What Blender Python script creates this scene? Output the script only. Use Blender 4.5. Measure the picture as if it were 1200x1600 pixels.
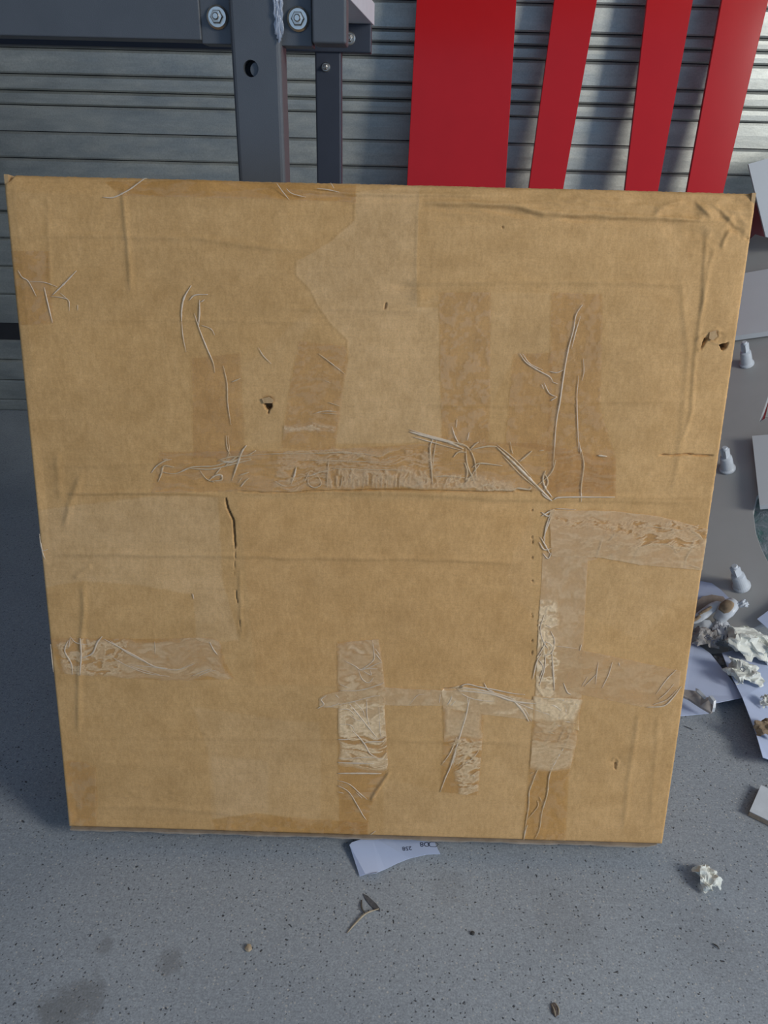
import bpy, bmesh, math, random
import numpy as np
from mathutils import Vector, Matrix, noise as mnoise

S = bpy.context.scene
for _o in list(bpy.data.objects): bpy.data.objects.remove(_o)
COL = S.collection

# ------------------------------------------------------------------ camera
FPX, CH = 1202.0, 0.848                     # focal length in pixels of a 1200x1600 frame, eye height (m)
PITCH, ROLL = 0.46752614, 0.02447916
c_f = np.array([0, math.cos(PITCH), -math.sin(PITCH)])
c_r0 = np.array([1.0, 0, 0]); c_u0 = np.array([0, math.sin(PITCH), math.cos(PITCH)])
c_r = c_r0*math.cos(ROLL) + c_u0*math.sin(ROLL)
c_u = -c_r0*math.sin(ROLL) + c_u0*math.cos(ROLL)
c_o = np.array([0, 0, CH])
cd = bpy.data.cameras.new('camera'); cam = bpy.data.objects.new('camera', cd); COL.objects.link(cam)
cd.sensor_fit = 'VERTICAL'; cd.sensor_height = 36.0; cd.lens = 36.0*FPX/1600; cd.clip_start = .02
cam.matrix_world = Matrix(((c_r[0], c_u[0], -c_f[0], 0), (c_r[1], c_u[1], -c_f[1], 0), (c_r[2], c_u[2], -c_f[2], CH), (0, 0, 0, 1)))
S.camera = cam

# ------------------------------------------------------------------ daylight
S.view_settings.view_transform = 'Standard'; S.view_settings.look = 'None'
S.view_settings.gamma = 1; S.view_settings.use_curve_mapping = False
S.view_settings.exposure = 0.0
w = bpy.data.worlds.new('world'); S.world = w; w.use_nodes = True
w.node_tree.nodes['Background'].inputs[0].default_value = (.42, .64, 1.0, 1)
w.node_tree.nodes['Background'].inputs[1].default_value = .70
def area(name, loc, target, sx, sy, power, col):
    l = bpy.data.lights.new(name, 'AREA'); l.shape = 'RECTANGLE'; l.size = sx; l.size_y = sy; l.energy = power; l.color = col
    o = bpy.data.objects.new(name, l); COL.objects.link(o); o.location = loc
    o.rotation_euler = (Vector(target)-Vector(loc)).to_track_quat('-Z', 'Y').to_euler(); return o
area('door_daylight', (2.9, -1.0, 2.0), (.25, 1.5, .4), .9, 1.3, 104, (1.0, .96, .88))

# ------------------------------------------------------------------ helpers
def ray(px, py): return c_f + c_r*(px-600)/FPX + c_u*(800-py)/FPX
def hit(px, py, x=None, y=None, z=None):
    d = ray(px, py)
    t = y/d[1] if y is not None else ((z-CH)/d[2] if z is not None else x/d[0])
    return c_o + d*t
def hitp(px, py, p0, n):
    d = ray(px, py); return c_o + d*(np.dot(np.array(p0)-c_o, n)/np.dot(d, n))
def empty(name, loc, label=None, cat=None, group=None):
    o = bpy.data.objects.new(name, None); COL.objects.link(o); o.location = tuple(loc); o.empty_display_size = .05
    tag(o, label, cat, group); return o
def tag(o, label=None, cat=None, group=None, kind=None):
    if label: o['label'] = label
    if cat: o['category'] = cat
    if group: o['group'] = group
    if kind: o['kind'] = kind
    return o
def origin_of(p):
    v = Vector((0, 0, 0))
    while p is not None: v += p.location; p = p.parent
    return v
def obj(name, bm, m, parent=None, smooth=False):
    me = bpy.data.meshes.new(name)
    if parent is not None: bmesh.ops.translate(bm, verts=bm.verts, vec=-origin_of(parent))
    bm.to_mesh(me); bm.free(); me.materials.append(m)
    if smooth: me.polygons.foreach_set('use_smooth', [True]*len(me.polygons))
    o = bpy.data.objects.new(name, me); COL.objects.link(o)
    if parent is not None: o.parent = parent
    else:
        c = sum((Vector(b) for b in o.bound_box), Vector())/8; zmin = min(b[2] for b in o.bound_box); c.z = zmin
        me.transform(Matrix.Translation(-c)); o.location = c
    return o
def B(): return bmesh.new()
def add_box(bm, lo, hi, bev=0):
    vs = [bm.verts.new((x, y, z)) for x in (lo[0], hi[0]) for y in (lo[1], hi[1]) for z in (lo[2], hi[2])]
    fs = [bm.faces.new([vs[i] for i in q]) for q in ((0, 1, 3, 2), (4, 6, 7, 5), (0, 4, 5, 1), (2, 3, 7, 6), (0, 2, 6, 4), (1, 5, 7, 3))]
    if bev:
        es = list({e for f in fs for e in f.edges})
        bmesh.ops.bevel(bm, geom=es, offset=bev, segments=3, affect='EDGES', profile=.5)
def box(lo, hi, bev=0):
    bm = B(); add_box(bm, lo, hi, bev); bmesh.ops.recalc_face_normals(bm, faces=bm.faces); return bm
def slab(pts, vec, bev=0):
    """closed prism: outline pts (3-D), extruded by vec"""
    bm = B(); v = [np.array(vec)]*len(pts)
    a = [bm.verts.new(tuple(p)) for p in pts]; b = [bm.verts.new(tuple(np.array(p)+np.array(vec))) for p in pts]
    bm.faces.new(a); bm.faces.new(b[::-1]); n = len(pts)
    for i in range(n): bm.faces.new((a[i], b[i], b[(i+1) % n], a[(i+1) % n]))
    bmesh.ops.recalc_face_normals(bm, faces=bm.faces)
    if bev: bmesh.ops.bevel(bm, geom=list(bm.edges), offset=bev, segments=2, affect='EDGES', profile=.5)
    bmesh.ops.triangulate(bm, faces=[f for f in bm.faces if len(f.verts) > 4])
    return bm
def lathe(bm, prof, origin, axis, seg=24, squash=1):
    ax = Vector(axis).normalized(); q = ax.to_track_quat('Z', 'Y'); rings = []
    for r, h in prof:
        rings.append([bm.verts.new(Vector(origin)+q @ Vector((r*math.cos(2*math.pi*i/seg), squash*r*math.sin(2*math.pi*i/seg), h))) for i in range(seg)])
    for a, b in zip(rings, rings[1:]):
        for i in range(seg): bm.faces.new((a[i], a[(i+1) % seg], b[(i+1) % seg], b[i]))
    bm.faces.new(rings[0][::-1]); bm.faces.new(rings[-1]); bmesh.ops.recalc_face_normals(bm, faces=bm.faces)
def catmull(P, k=8):
    P = [np.array(p, float) for p in P]
    if len(P) < 3:
        return [P[0]+(P[-1]-P[0])*i/k for i in range(k+1)]
    Q = [2*P[0]-P[1]]+P+[2*P[-1]-P[-2]]; out = []
    for i in range(1, len(Q)-2):
        for j in range(k):
            t = j/k
            out.append(.5*((2*Q[i])+(-Q[i-1]+Q[i+1])*t+(2*Q[i-1]-5*Q[i]+4*Q[i+1]-Q[i+2])*t*t+(-Q[i-1]+3*Q[i]-3*Q[i+1]+Q[i+2])*t**3))
    out.append(Q[-2]); return out
def tube(bm, pts, rad, up, flat=.6, seg=6):
    """tapered tube through 3-D points; up = surface normal, flattened along it"""
    rings = []; n = len(pts); up = np.array(up)
    for i, p in enumerate(pts):
        d = pts[min(i+1, n-1)]-pts[max(i-1, 0)]; d = d/(np.linalg.norm(d)+1e-9); s = np.cross(d, up); s /= np.linalg.norm(s)+1e-9
        r = rad[i] if hasattr(rad, '__len__') else rad
        rings.append([bm.verts.new(tuple(p + s*r*math.cos(2*math.pi*k/seg) + up*r*flat*math.sin(2*math.pi*k/seg))) for k in range(seg)])
    for a, b in zip(rings, rings[1:]):
        for k in range(seg): bm.faces.new((a[k], a[(k+1) % seg], b[(k+1) % seg], b[k]))
    bm.faces.new(rings[0][::-1]); bm.faces.new(rings[-1])

# ------------------------------------------------------------------ materials
class N:
    def __init__(s, name):
        s.m = bpy.data.materials.new(name); s.m.use_nodes = True; s.t = s.m.node_tree; s.t.nodes.clear()
        s.out = s.n('ShaderNodeOutputMaterial')
    def n(s, k, **kw):
        x = s.t.nodes.new(k)
        for a, v in kw.items():
            if a.startswith('i_'):
                key = a[2:]; key = int(key) if key.isdigit() else key.replace('_', ' ')
                x.inputs[key].default_value = v
            else: setattr(x, a, v)
        return x
    def l(s, a, b): s.t.links.new(a, b)
    def co(s, scale=(1, 1, 1), rot=(0, 0, 0)):
        c = s.n('ShaderNodeTexCoord'); mp = s.n('ShaderNodeMapping'); mp.inputs['Scale'].default_value = scale
        mp.inputs['Rotation'].default_value = rot; s.l(c.outputs['Object'], mp.inputs[0]); return mp.outputs[0]
    def noise(s, co, scale, detail=3, rough=.55, dist=0):
        x = s.n('ShaderNodeTexNoise', i_Scale=scale, i_Detail=detail, i_Roughness=rough, i_Distortion=dist); s.l(co, x.inputs['Vector']); return x.outputs['Fac']
    def ramp(s, f, stops, interp='LINEAR'):
        r = s.n('ShaderNodeValToRGB'); r.color_ramp.interpolation = interp; e = r.color_ramp.elements
        while len(e) < len(stops): e.new(.5)
        for i, (p, c) in enumerate(stops): e[i].position = p; e[i].color = (c, c, c, 1) if isinstance(c, (int, float)) else (*c, 1)
        s.l(f, r.inputs[0]); return r.outputs[0]
    def mix(s, a, b, f, mode='MIX'):
        x = s.n('ShaderNodeMix', data_type='RGBA', blend_type=mode)
        for sk, v in ((0, f), (6, a), (7, b)):
            sock = x.inputs[sk]
            if isinstance(v, (int, float)): sock.default_value = v if sk == 0 else (v, v, v, 1)
            elif isinstance(v, tuple): sock.default_value = (*v, 1)
            else: s.l(v, sock)
        return x.outputs[2]
    def math(s, op, a, b=0, clamp=False):
        x = s.n('ShaderNodeMath', operation=op, use_clamp=clamp)
        for i, v in enumerate((a, b)):
            if isinstance(v, (int, float)): x.inputs[i].default_value = v
            else: s.l(v, x.inputs[i])
        return x.outputs[0]
    def attr(s, name, kind='Fac'):
        a = s.n('ShaderNodeAttribute', attribute_name=name); return a.outputs[kind]
    def bump(s, h, strength=.3, dist=.001):
        b = s.n('ShaderNodeBump', i_Strength=strength, i_Distance=dist); s.l(h, b.inputs['Height']); return b.outputs[0]
    def bsdf(s, color, rough=.5, metal=0., normal=None, spec=.5, coat=0, trans=0, alpha=None):
        b = s.n('ShaderNodeBsdfPrincipled')
        for key, v in (('Base Color', color), ('Roughness', rough), ('Metallic', metal), ('Specular IOR Level', spec), ('Coat Weight', coat), ('Transmission Weight', trans)):
            if isinstance(v, tuple): b.inputs[key].default_value = (*v, 1)
            elif isinstance(v, (int, float)): b.inputs[key].default_value = v
            else: s.l(v, b.inputs[key])
        if normal is not None: s.l(normal, b.inputs['Normal'])
        if alpha is not None: b.inputs['Alpha'].default_value = alpha
        return b.outputs[0]
    def done(s, sh): s.l(sh, s.out.inputs[0]); return s.m

def plain(name, col, rough=.5, metal=0., var=.12, vs=30, bs=.15, bscale=400, coat=0, spec=.5):
    k = N(name); co = k.co(); n1 = k.noise(co, vs, 4)
    c = k.mix(tuple(x*(1-var) for x in col), tuple(min(1, x*(1+var)) for x in col), k.ramp(n1, [(.3, 0.), (.7, 1.)]))
    b = k.bump(k.noise(co, bscale, 2), bs, .0005)
    return k.done(k.bsdf(c, rough, metal, b, spec, coat))

def concrete():
    k = N('concrete'); co = k.co()
    big = k.noise(co, 2.2, 5, .6); mid = k.noise(co, 14, 5, .6); fine = k.noise(co, 420, 3, .7); fine2 = k.noise(co, 160, 4, .65)
    c = k.mix((.275, .304, .334), (.362, .395, .424), k.ramp(big, [(.3, 0.), (.7, 1.)]))
    c = k.mix(c, (.80, .80, .80), k.ramp(mid, [(.35, .0), (.75, .30)]), 'MULTIPLY')
    c = k.mix(c, 1.0, .0)
    c = k.mix(c, k.ramp(fine, [(.3, .66), (.5, 1.), (.7, 1.35)]), .75, 'MULTIPLY')
    c = k.mix(c, k.ramp(fine2, [(.3, .75), (.7, 1.2)]), .6, 'MULTIPLY')
    # pits and dark grains: sparse voronoi cells
    def specks(scale, r, keep, seed):
        mp = k.n('ShaderNodeMapping'); mp.inputs['Location'].default_value = (seed, seed*1.7, 0); k.l(co, mp.inputs[0])
        wob = k.n('ShaderNodeTexNoise', i_Scale=scale*2.5, i_Detail=2.); k.l(mp.outputs[0], wob.inputs['Vector'])
        ad = k.n('ShaderNodeMix', data_type='RGBA', blend_type='ADD'); ad.inputs[0].default_value = .5/scale; k.l(mp.outputs[0], ad.inputs[6]); k.l(wob.outputs['Color'], ad.inputs[7])
        v = k.n('ShaderNodeTexVoronoi', i_Scale=scale, i_Randomness=1.); v.voronoi_dimensions = '2D'; k.l(ad.outputs[2], v.inputs['Vector'])
        sp = k.n('ShaderNodeSeparateColor'); k.l(v.outputs['Color'], sp.inputs[0])
        on = k.math('LESS_THAN', sp.outputs[0], keep); rad = k.math('MULTIPLY', sp.outputs[1], r)
        d = k.math('DIVIDE', v.outputs['Distance'], rad)
        return k.math('MULTIPLY', on, k.ramp(d, [(.55, 1.), (1., 0.)]))
    p1 = specks(210, .30, .26, 3.1); p2 = specks(75, .13, .26, 7.7); p3 = specks(230, .34, .20, 11.3); p4 = specks(24, .055, .25, 5.3)
    dark = k.math('MAXIMUM', k.math('MAXIMUM', k.math('MULTIPLY', p1, .75), p2), p4)
    c = k.mix(c, (.030, .030, .034), k.math('MULTIPLY', dark, .85))
    c = k.mix(c, (.52, .50, .46), k.math('MULTIPLY', p3, .75))
    # damp blotches, each at its own spot on the slab
    sx = k.n('ShaderNodeSeparateXYZ'); k.l(k.co(), sx.inputs[0]); st = None
    for (px, py, r, a) in ((95, 1585, .035, .5), (130, 1560, .03, .45), (265, 1505, .018, .4), (165, 1478, .012, .35), (572, 1425, .010, .0), (700, 1385, .03, .15), (880, 1440, .05, .15), (1120, 1480, .06, .12)):
        h = hit(px, py, z=0)
        dx = k.math('SUBTRACT', sx.outputs[0], float(h[0])); dy = k.math('SUBTRACT', sx.outputs[1], float(h[1]))
        d = k.math('SQRT', k.math('ADD', k.math('MULTIPLY', dx, dx), k.math('MULTIPLY', dy, dy)))
        d = k.math('ADD', k.math('DIVIDE', d, r), k.math('MULTIPLY', k.math('SUBTRACT', k.noise(co, 60, 4), .5), 1.6))
        f = k.math('MULTIPLY', k.ramp(d, [(.5, 1.), (1., 0.)]), a); st = f if st is None else k.math('MAXIMUM', st, f)
    c = k.mix(c, (.12, .118, .112), st)
    ht = k.math('SUBTRACT', k.math('MULTIPLY', fine, .5), dark)
    return k.done(k.bsdf(c, .75, 0, k.bump(ht, .6, .0012), .35))
M_floor = concrete()

def galvanised():
    k = N('galvanised_steel'); co = k.co(); a = k.noise(k.co((1, 1, 3)), 9, 5, .65); s = k.noise(k.co((2, 2, 14)), 6, 3); g = k.noise(co, 260, 3, .7)
    c = k.mix((.36, .38, .36), (.52, .53, .48), k.ramp(a, [(.3, 0.), (.7, 1.)]))
    c = k.mix(c, k.ramp(s, [(.3, .85), (.7, 1.1)]), .5, 'MULTIPLY'); c = k.mix(c, k.ramp(g, [(.3, .7), (.55, 1.), (.8, 1.25)]), .5, 'MULTIPLY')
    return k.done(k.bsdf(c, k.ramp(a, [(.3, .42), (.7, .58)]), .75, k.bump(k.math('ADD', a, k.math('MULTIPLY', g, .2)), .25, .003)))
M_galv = galvanised()
M_gap = plain('dark_gap', (.02, .022, .026), .8)  # near-black for the wall joints and the shade disc in the leg hole
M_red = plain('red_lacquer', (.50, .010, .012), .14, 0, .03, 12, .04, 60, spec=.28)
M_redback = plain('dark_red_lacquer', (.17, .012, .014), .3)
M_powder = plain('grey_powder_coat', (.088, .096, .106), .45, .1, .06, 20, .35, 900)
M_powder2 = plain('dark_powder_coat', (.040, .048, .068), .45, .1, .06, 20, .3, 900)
M_chrome = plain('zinc_plated_steel', (.70, .66, .58), .30, 1., .1, 60)
M_silver = plain('silver_laminate', (.66, .68, .72), .4, 0, .04)
M_foamgrey = plain('grey_board', (.40, .40, .39), .5, 0, .07, 6, .15, 300)
M_white = plain('white_laminate', (.62, .65, .67), .4, 0, .04, 5)
M_plastic = plain('white_plastic', (.58, .62, .66), .35, 0, .06, 80)
M_paper = plain('white_paper', (.52, .60, .80), .7, 0, .05, 12, .2, 100)
M_paperw = plain('cream_paper', (.72, .73, .66), .65, 0, .10, 60, .2, 200)
M_paperbr = plain('brown_torn_backing', (.30, .22, .14), .9, 0, .25, 90, .5, 300)
M_wrap = None
M_ink = plain('black_ink', (.05, .06, .10), .6)
M_inside = plain('box_interior', (.045, .028, .015), .9)
M_chip = plain('chipboard_edge', (.36, .28, .20), .8, 0, .2, 200, .4, 500)
M_twig = plain('dry_shaving', (.40, .34, .24), .7, 0, .2, 200)
M_dark = plain('dark_soil', (.05, .048, .045), .9, 0, .3, 200)
def clear_wrap():
    k = N('clear_plastic'); t = k.n('ShaderNodeBsdfTransparent'); t.inputs[0].default_value = (.8, .85, .92, 1)
    b = k.bsdf((.55, .60, .68), .12, 0, None, .8); m = k.n('ShaderNodeMixShader'); m.inputs[0].default_value = .45
    k.l(t.outputs[0], m.inputs[1]); k.l(b, m.inputs[2]); return k.done(m.outputs[0])
M_wrap = clear_wrap()
def film_green():
    k = N('mottled_green_film'); co = k.co(); a = k.noise(co, 22, 5, .7, .6)
    c = k.ramp(a, [(.35, (.10, .22, .20)), (.5, (.20, .25, .27)), (.62, (.34, .37, .40)), (.75, (.45, .47, .50))])
    return k.done(k.bsdf(c, .25, 0, k.bump(a, .6, .01)))
M_film = film_green()
def wallpaint(name, col):
    return plain(name, col, .8, 0, .05, 3)

# ------------------------------------------------------------------ setting
fl = obj('floor', box((-1.72, -1.6, -.05), (3.4, 2.42, 0)), M_floor); tag(fl, kind='structure')
fl.data.transform(Matrix.Translation(fl.location)); fl.location = (0, 0, 0)
WY = 2.335
wb = obj('wall_back', box((-1.72, WY+.012, 0), (3.4, WY+.08, 2.4)), M_gap); tag(wb, kind='structure')
rows = [-16, 30, 51, 73, 114, 140, 163, 204, 246, 288, 330, 372, 416, 460, 505, 531, 562, 594, 624, 643]
def zrow(py): return float((c_o+ray(0, py)*(WY/ray(0, py)[1]))[2] - 0.0)
zs = [zrow(v) for v in rows]; zs[-1] = 0.0
up = []; zt = zs[0]; stepz = [.092, .083, .046, .05, .09, .05]
i = 0
while zt < 2.36: zt += stepz[i % 6]; up.append(zt); i += 1
zs = up[::-1] + zs
rnd = random.Random(4)
for a, b in zip(zs, zs[1:]):
    g = .0022; th = rnd.choice((0, .002, .004)); x0, x1 = -1.70, 3.38
    if abs(b-zrow(531)) < 1e-6: continue                       # the open joint low on the wall
    hi, lo = a-g/2, b+g/2
    prof = [(WY+.012, lo), (WY+.004, lo), (WY+th, lo+.004), (WY+th-.0006, (lo+hi)/2), (WY+th, hi-.006), (WY+.006, hi), (WY+.012, hi)]
    bm = B(); va = [bm.verts.new((x0, y, z)) for y, z in prof]; vb = [bm.verts.new((x1, y, z)) for y, z in prof]
    bm.faces.new(va); bm.faces.new(vb[::-1])
    for q in range(len(prof)): r_ = (q+1) % len(prof); bm.faces.new((va[q], vb[q], vb[r_], va[r_]))
    bmesh.ops.recalc_face_normals(bm, faces=bm.faces); obj('metal_slat', bm, M_galv, wb)
M_wall = wallpaint('grey_render', (.30, .31, .33))
tag(obj('wall_left', box((-1.80, -1.6, 0), (-1.72, 2.42, 2.4)), M_wall), kind='structure')  # unseen side wall, set close in to darken the left
tag(obj('ceiling', box((-1.80, -1.3, 2.4), (3.4, 2.42, 2.48)), M_wall), kind='structure')  # unseen ceiling, set low to cut skylight on the left

# ------------------------------------------------------------------ cardboard box
bW, bH, bT = .76498, .77863, .14
yaw, lean = -.00632798, .19311266
b_a = np.array([math.cos(yaw), math.sin(yaw), 0]); b_h = np.array([-math.sin(yaw), math.cos(yaw), 0])
b_u = b_h*math.sin(lean) + np.array([0, 0, math.cos(lean)])
b_n = np.cross(b_a, b_u)                                          # out of the front face
b_o = np.array([-.01425764, .69522411, .03]) - b_a*bW/2
def uv_of(px, py):
    p = hitp(px, py, b_o, b_n)-b_o; return float(p@b_a), float(p@b_u)
def on_box(u, v, wz=0): return b_o + b_a*u + b_u*v + b_n*wz

NX, NY = 700, 712
uu = np.linspace(0, bW, NX); vv = np.linspace(0, bH, NY); U, V = np.meshgrid(uu, vv)
PT = b_o + U[..., None]*b_a + V[..., None]*b_u
d_ = PT-c_o; dz_ = d_@c_f
PX = 600+FPX*(d_@c_r)/dz_; PY = 800-FPX*(d_@c_u)/dz_            # where each point of the panel was measured in the photograph
def vnoise(X, Y, seed, oct=1, rough=.5):
    out = np.zeros_like(X); amp = 1; tot = 0; rs = np.random.RandomState(seed)
    for o in range(oct):
        T = rs.rand(256, 256); xi = np.floor(X).astype(int); yi = np.floor(Y).astype(int); fx = X-xi; fy = Y-yi
        fx = fx*fx*(3-2*fx); fy = fy*fy*(3-2*fy); a = T[yi & 255, xi & 255]; b = T[yi & 255, (xi+1) & 255]; c = T[(yi+1) & 255, xi & 255]; d = T[(yi+1) & 255, (xi+1) & 255]
        out += amp*((a*(1-fx)+b*fx)*(1-fy)+(c*(1-fx)+d*fx)*fy); tot += amp; amp *= rough; X = X*2.03+17.3; Y = Y*2.03+5.1
    return out/tot
def poly_sdf(poly, X, Y):
    P = np.array(poly, float); n = len(P); d = np.full(X.shape, 1e9); ins = np.zeros(X.shape, bool)
    for i in range(n):
        a, b = P[i], P[(i+1) % n]; e = b-a; wx, wy = X-a[0], Y-a[1]
        t = np.clip((wx*e[0]+wy*e[1])/(e@e), 0, 1); dx, dy = wx-e[0]*t, wy-e[1]*t; d = np.minimum(d, dx*dx+dy*dy)
        c = ((a[1] > Y) != (b[1] > Y)) & (X < (b[0]-a[0])*(Y-a[1])/((b[1]-a[1]) if b[1] != a[1] else 1e-9)+a[0]); ins ^= c
    return np.where(ins, -1, 1)*np.sqrt(d)
def line_sd(pts, X, Y):
    """signed distance (below the line positive for left-to-right lines) and position along a polyline 0..1"""
    P = np.array(pts, float); L = np.concatenate([[0], np.cumsum(np.linalg.norm(np.diff(P, axis=0), axis=1))]); best = np.full(X.shape, 1e9); sg = np.zeros(X.shape); al = np.zeros(X.shape)
    for i in range(len(P)-1):
        a, b = P[i], P[i+1]; e = b-a; l = np.linalg.norm(e); wx, wy = X-a[0], Y-a[1]; t = np.clip((wx*e[0]+wy*e[1])/(l*l), 0, 1)
        dx, dy = wx-e[0]*t, wy-e[1]*t; dd = np.hypot(dx, dy); s = np.sign(e[0]*wy-e[1]*wx); m = dd < best
        best = np.where(m, dd, best); sg = np.where(m, s*dd, sg); al = np.where(m, (L[i]+t*l)/L[-1], al)
    return sg, best, al
wobx = (vnoise(PX/45, PY/45, 1, 3)-.5); woby = (vnoise(PX/45, PY/45, 2, 3)-.5)
fine = vnoise(PX/5, PY/5, 3, 2)
HT = np.zeros_like(PX)                                            # relief in mm, + towards the room
HT += (vnoise(PX/260, PY/260, 5, 2)-.5)*5.0
HT += (vnoise(PX/55, PY/30, 6, 3)-.5)*.7
HT += (vnoise(PX/300, PY/4.2, 7, 2)-.5)*.10                       # fluting telegraphing through the liner
HT += (vnoise(PX/14, PY/14, 8, 2)-.5)*.10
def crop(pts, mg):
    P = np.array(pts, float); m = (PX > P[:, 0].min()-mg) & (PX < P[:, 0].max()+mg) & (PY > P[:, 1].min()-mg) & (PY < P[:, 1].max()+mg)
    r = np.where(m.any(1))[0]; c = np.where(m.any(0))[0]
    return (slice(r[0], r[-1]+1), slice(c[0], c[-1]+1)) if len(r) and len(c) else None
def ridge(pts, amp, wd=5, fade=.12, step=0, wob=4):
    pts = [(float(x), float(y)) for x, y in pts]; s = crop(pts, wd*5+abs(step)*12+8)
    if s is None: return
    X = PX[s]+wobx[s]*wob; Y = PY[s]+woby[s]*wob; sg, dd, al = line_sd(pts, X, Y)
    f = np.clip(np.minimum(al, 1-al)/max(fade, 1e-3), 0, 1); f = f*f*(3-2*f); end = (dd-np.abs(sg) > .5)
    HT[s] += amp*np.exp(-(dd/wd)**2)*f
    if step: HT[s] += step*np.exp(-(dd/(wd*4)))*np.where(sg > 0, -1, 0)*f*np.clip(dd/wd, 0, 1)
def dent(x, y, rx, ry, amp):
    s = crop([(x, y)], max(rx, ry)*3)
    HT[s] += amp*np.exp(-((PX[s]-x)/rx)**2-((PY[s]-y)/ry)**2)
# creases read off the panel (light rises above a dark dip)
ridge([(10, 372), (100, 368), (200, 370), (300, 371), (420, 388), (520, 392)], .9, 5, .15, .5)
ridge([(190, 282), (194, 340), (200, 400), (204, 470)], .9, 5, .2, .5)
ridge([(75, 290), (78, 420), (82, 470)], .35, 4, .2)
ridge([(160, 306), (330, 306), (430, 310), (540, 314)], .35, 4, .2, .3)
ridge([(430, 290), (500, 298), (560, 302), (700, 304), (770, 305)], 2.4, 5, .12, 1.4)
ridge([(680, 300), (760, 298), (830, 293), (960, 292), (1040, 296)], 1.2, 5, .2, .5)
ridge([(640, 318), (740, 317), (812, 322), (850, 333), (960, 338), (1060, 342), (1120, 344)], 2.4, 5.5, .12, 1.8)
ridge([(880, 318), (910, 306), (945, 302)], 1.2, 5, .3)
ridge([(905, 318), (935, 312), (960, 308)], .8, 4, .3)
ridge([(1022, 340), (1030, 328), (1050, 318), (1075, 312)], 1.6, 5, .2, .8)
ridge([(1086, 310), (1100, 326), (1115, 342)], 1.3, 4, .3, 1.2)
ridge([(1105, 312), (1128, 328), (1148, 352), (1172, 362)], 1.2, 4, .3, 1.2)
ridge([(1142, 356), (1132, 372), (1126, 390)], 1.4, 4, .2, .8)
ridge([(1165, 356), (1162, 372), (1178, 372)], 1.3, 4, .2)
ridge([(1104, 345), (1100, 420), (1098, 470), (1085, 560), (1080, 640), (1062, 700)], .8, 4, .1, .4)
ridge([(1118, 380), (1108, 410), (1095, 500)], .8, 4, .2, .4)
dent(1095, 300, 22, 14, -2.5); dent(1150, 310, 30, 14, -2.2); dent(1168, 372, 10, 5, -3.5)
ridge([(600, 444), (700, 442), (800, 440), (1000, 443), (1110, 446)], .8, 5, .15, .5)
dent(655, 462, 12, 14, 1.8); dent(630, 446, 22, 7, -2.0); ridge([(655, 285), (652, 360), (650, 450)], .35, 3, .1)
ridge([(425, 480), (500, 484), (620, 485), (690, 486)], .6, 4, .15, .4)
ridge([(90, 497), (200, 500), (330, 500), (450, 503), (560, 506)], .5, 4, .2, .4)
ridge([(640, 634), (800, 634), (900, 628), (1100, 626)], .5, 4, .15, .3)
ridge([(50, 728), (200, 726), (330, 722)], .5, 5, .2, .4)
ridge([(90, 772), (200, 770), (290, 771), (350, 774)], 1.3, 4, .12, 1.2)
ridge([(350, 771), (500, 768), (640, 772), (760, 778), (840, 780), (980, 782), (1105, 786)], .9, 5, .08, .8)
ridge([(858, 776), (960, 776), (1110, 778)], .8, 4, .15, .6)
ridge([(62, 866), (200, 867), (330, 869), (500, 872), (700, 874), (830, 880)], 1.0, 4.5, .1, .8)
ridge([(128, 738), (108, 790), (100, 830)], 1.1, 6, .2, .7)
ridge([(88, 700), (92, 760), (98, 790)], .8, 6, .2)
ridge([(115, 905), (128, 895), (145, 882)], .9, 4, .2)
ridge([(130, 905), (131, 960), (126, 1020), (123, 1090), (122, 1150)], 1.0, 5, .1, .5)
ridge([(375, 880), (375, 960), (376, 1010)], .6, 4, .2, .4)
ridge([(100, 1150), (300, 1152), (600, 1156), (900, 1160)], .35, 5, .2, .2)
ridge([(605, 1158), (700, 1158), (830, 1162)], .4, 4, .2, .3)
ridge([(100, 1190), (300, 1200), (520, 1206)], .35, 6, .2)
ridge([(1000, 1100), (985, 1200), (972, 1310)], .6, 5, .15, .4)
ridge([(1030, 1100), (1022, 1200), (1015, 1300)], .4, 5, .2, .3)
ridge([(1060, 400), (1075, 560), (1062, 700), (1048, 800)], .5, 6, .2, .4)
ridge([(110, 1262), (230, 1262), (330, 1268), (450, 1285)], .6, 5, .2, .4)
for (x, y) in ((205, 1238), (195, 1246), (222, 1228), (270, 1238), (277, 1250), (250, 1250), (310, 1152), (320, 1146)): dent(x, y, 5, 2.5, .5)
# torn liner edges
ridge([(557, 308), (553, 330), (553, 346), (515, 378), (486, 396), (462, 408), (461, 430), (478, 446), (497, 476), (516, 506), (545, 530), (541, 560)], .22, 2.0, .02, .22, 8)
ridge([(650, 1200), (600, 1210), (588, 1240), (576, 1278)], 0, 3)
ridge([(610, 1203), (600, 1218), (588, 1236), (578, 1252)], 1.6, 3, .15, 1.0)
def tri(x): return np.abs((x % 1)-.5)*2
zc_ = np.clip((PX-640)/150, 0, 1)*np.clip((352-PY)/14, 0, 1)*np.clip((PY-286)/8, 0, 1)
HT += zc_*(np.abs(vnoise((PX+PY*1.2)/70, (PY-PX*.12)/13, 61, 3)-.5)*-6.5)
zd_ = np.clip(1-np.hypot((PX-1120)/95, (PY-335)/65), 0, 1)
HT += zd_**.6*(np.abs(vnoise(PX/34+3, PY/30, 62, 2)-.5)*-9.0)
HT += np.clip((PY-690)/20, 0, 1)*np.clip((770-PY)/8, 0, 1)*np.clip((PX-230)/60, 0, 1)*np.clip((960-PX)/60, 0, 1)*(vnoise(PX/16, PY/5, 63, 3)-.5)*.8
HT += (np.abs(vnoise(PX/60+9, PY/55, 64, 2)-.5))*-.8
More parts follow.
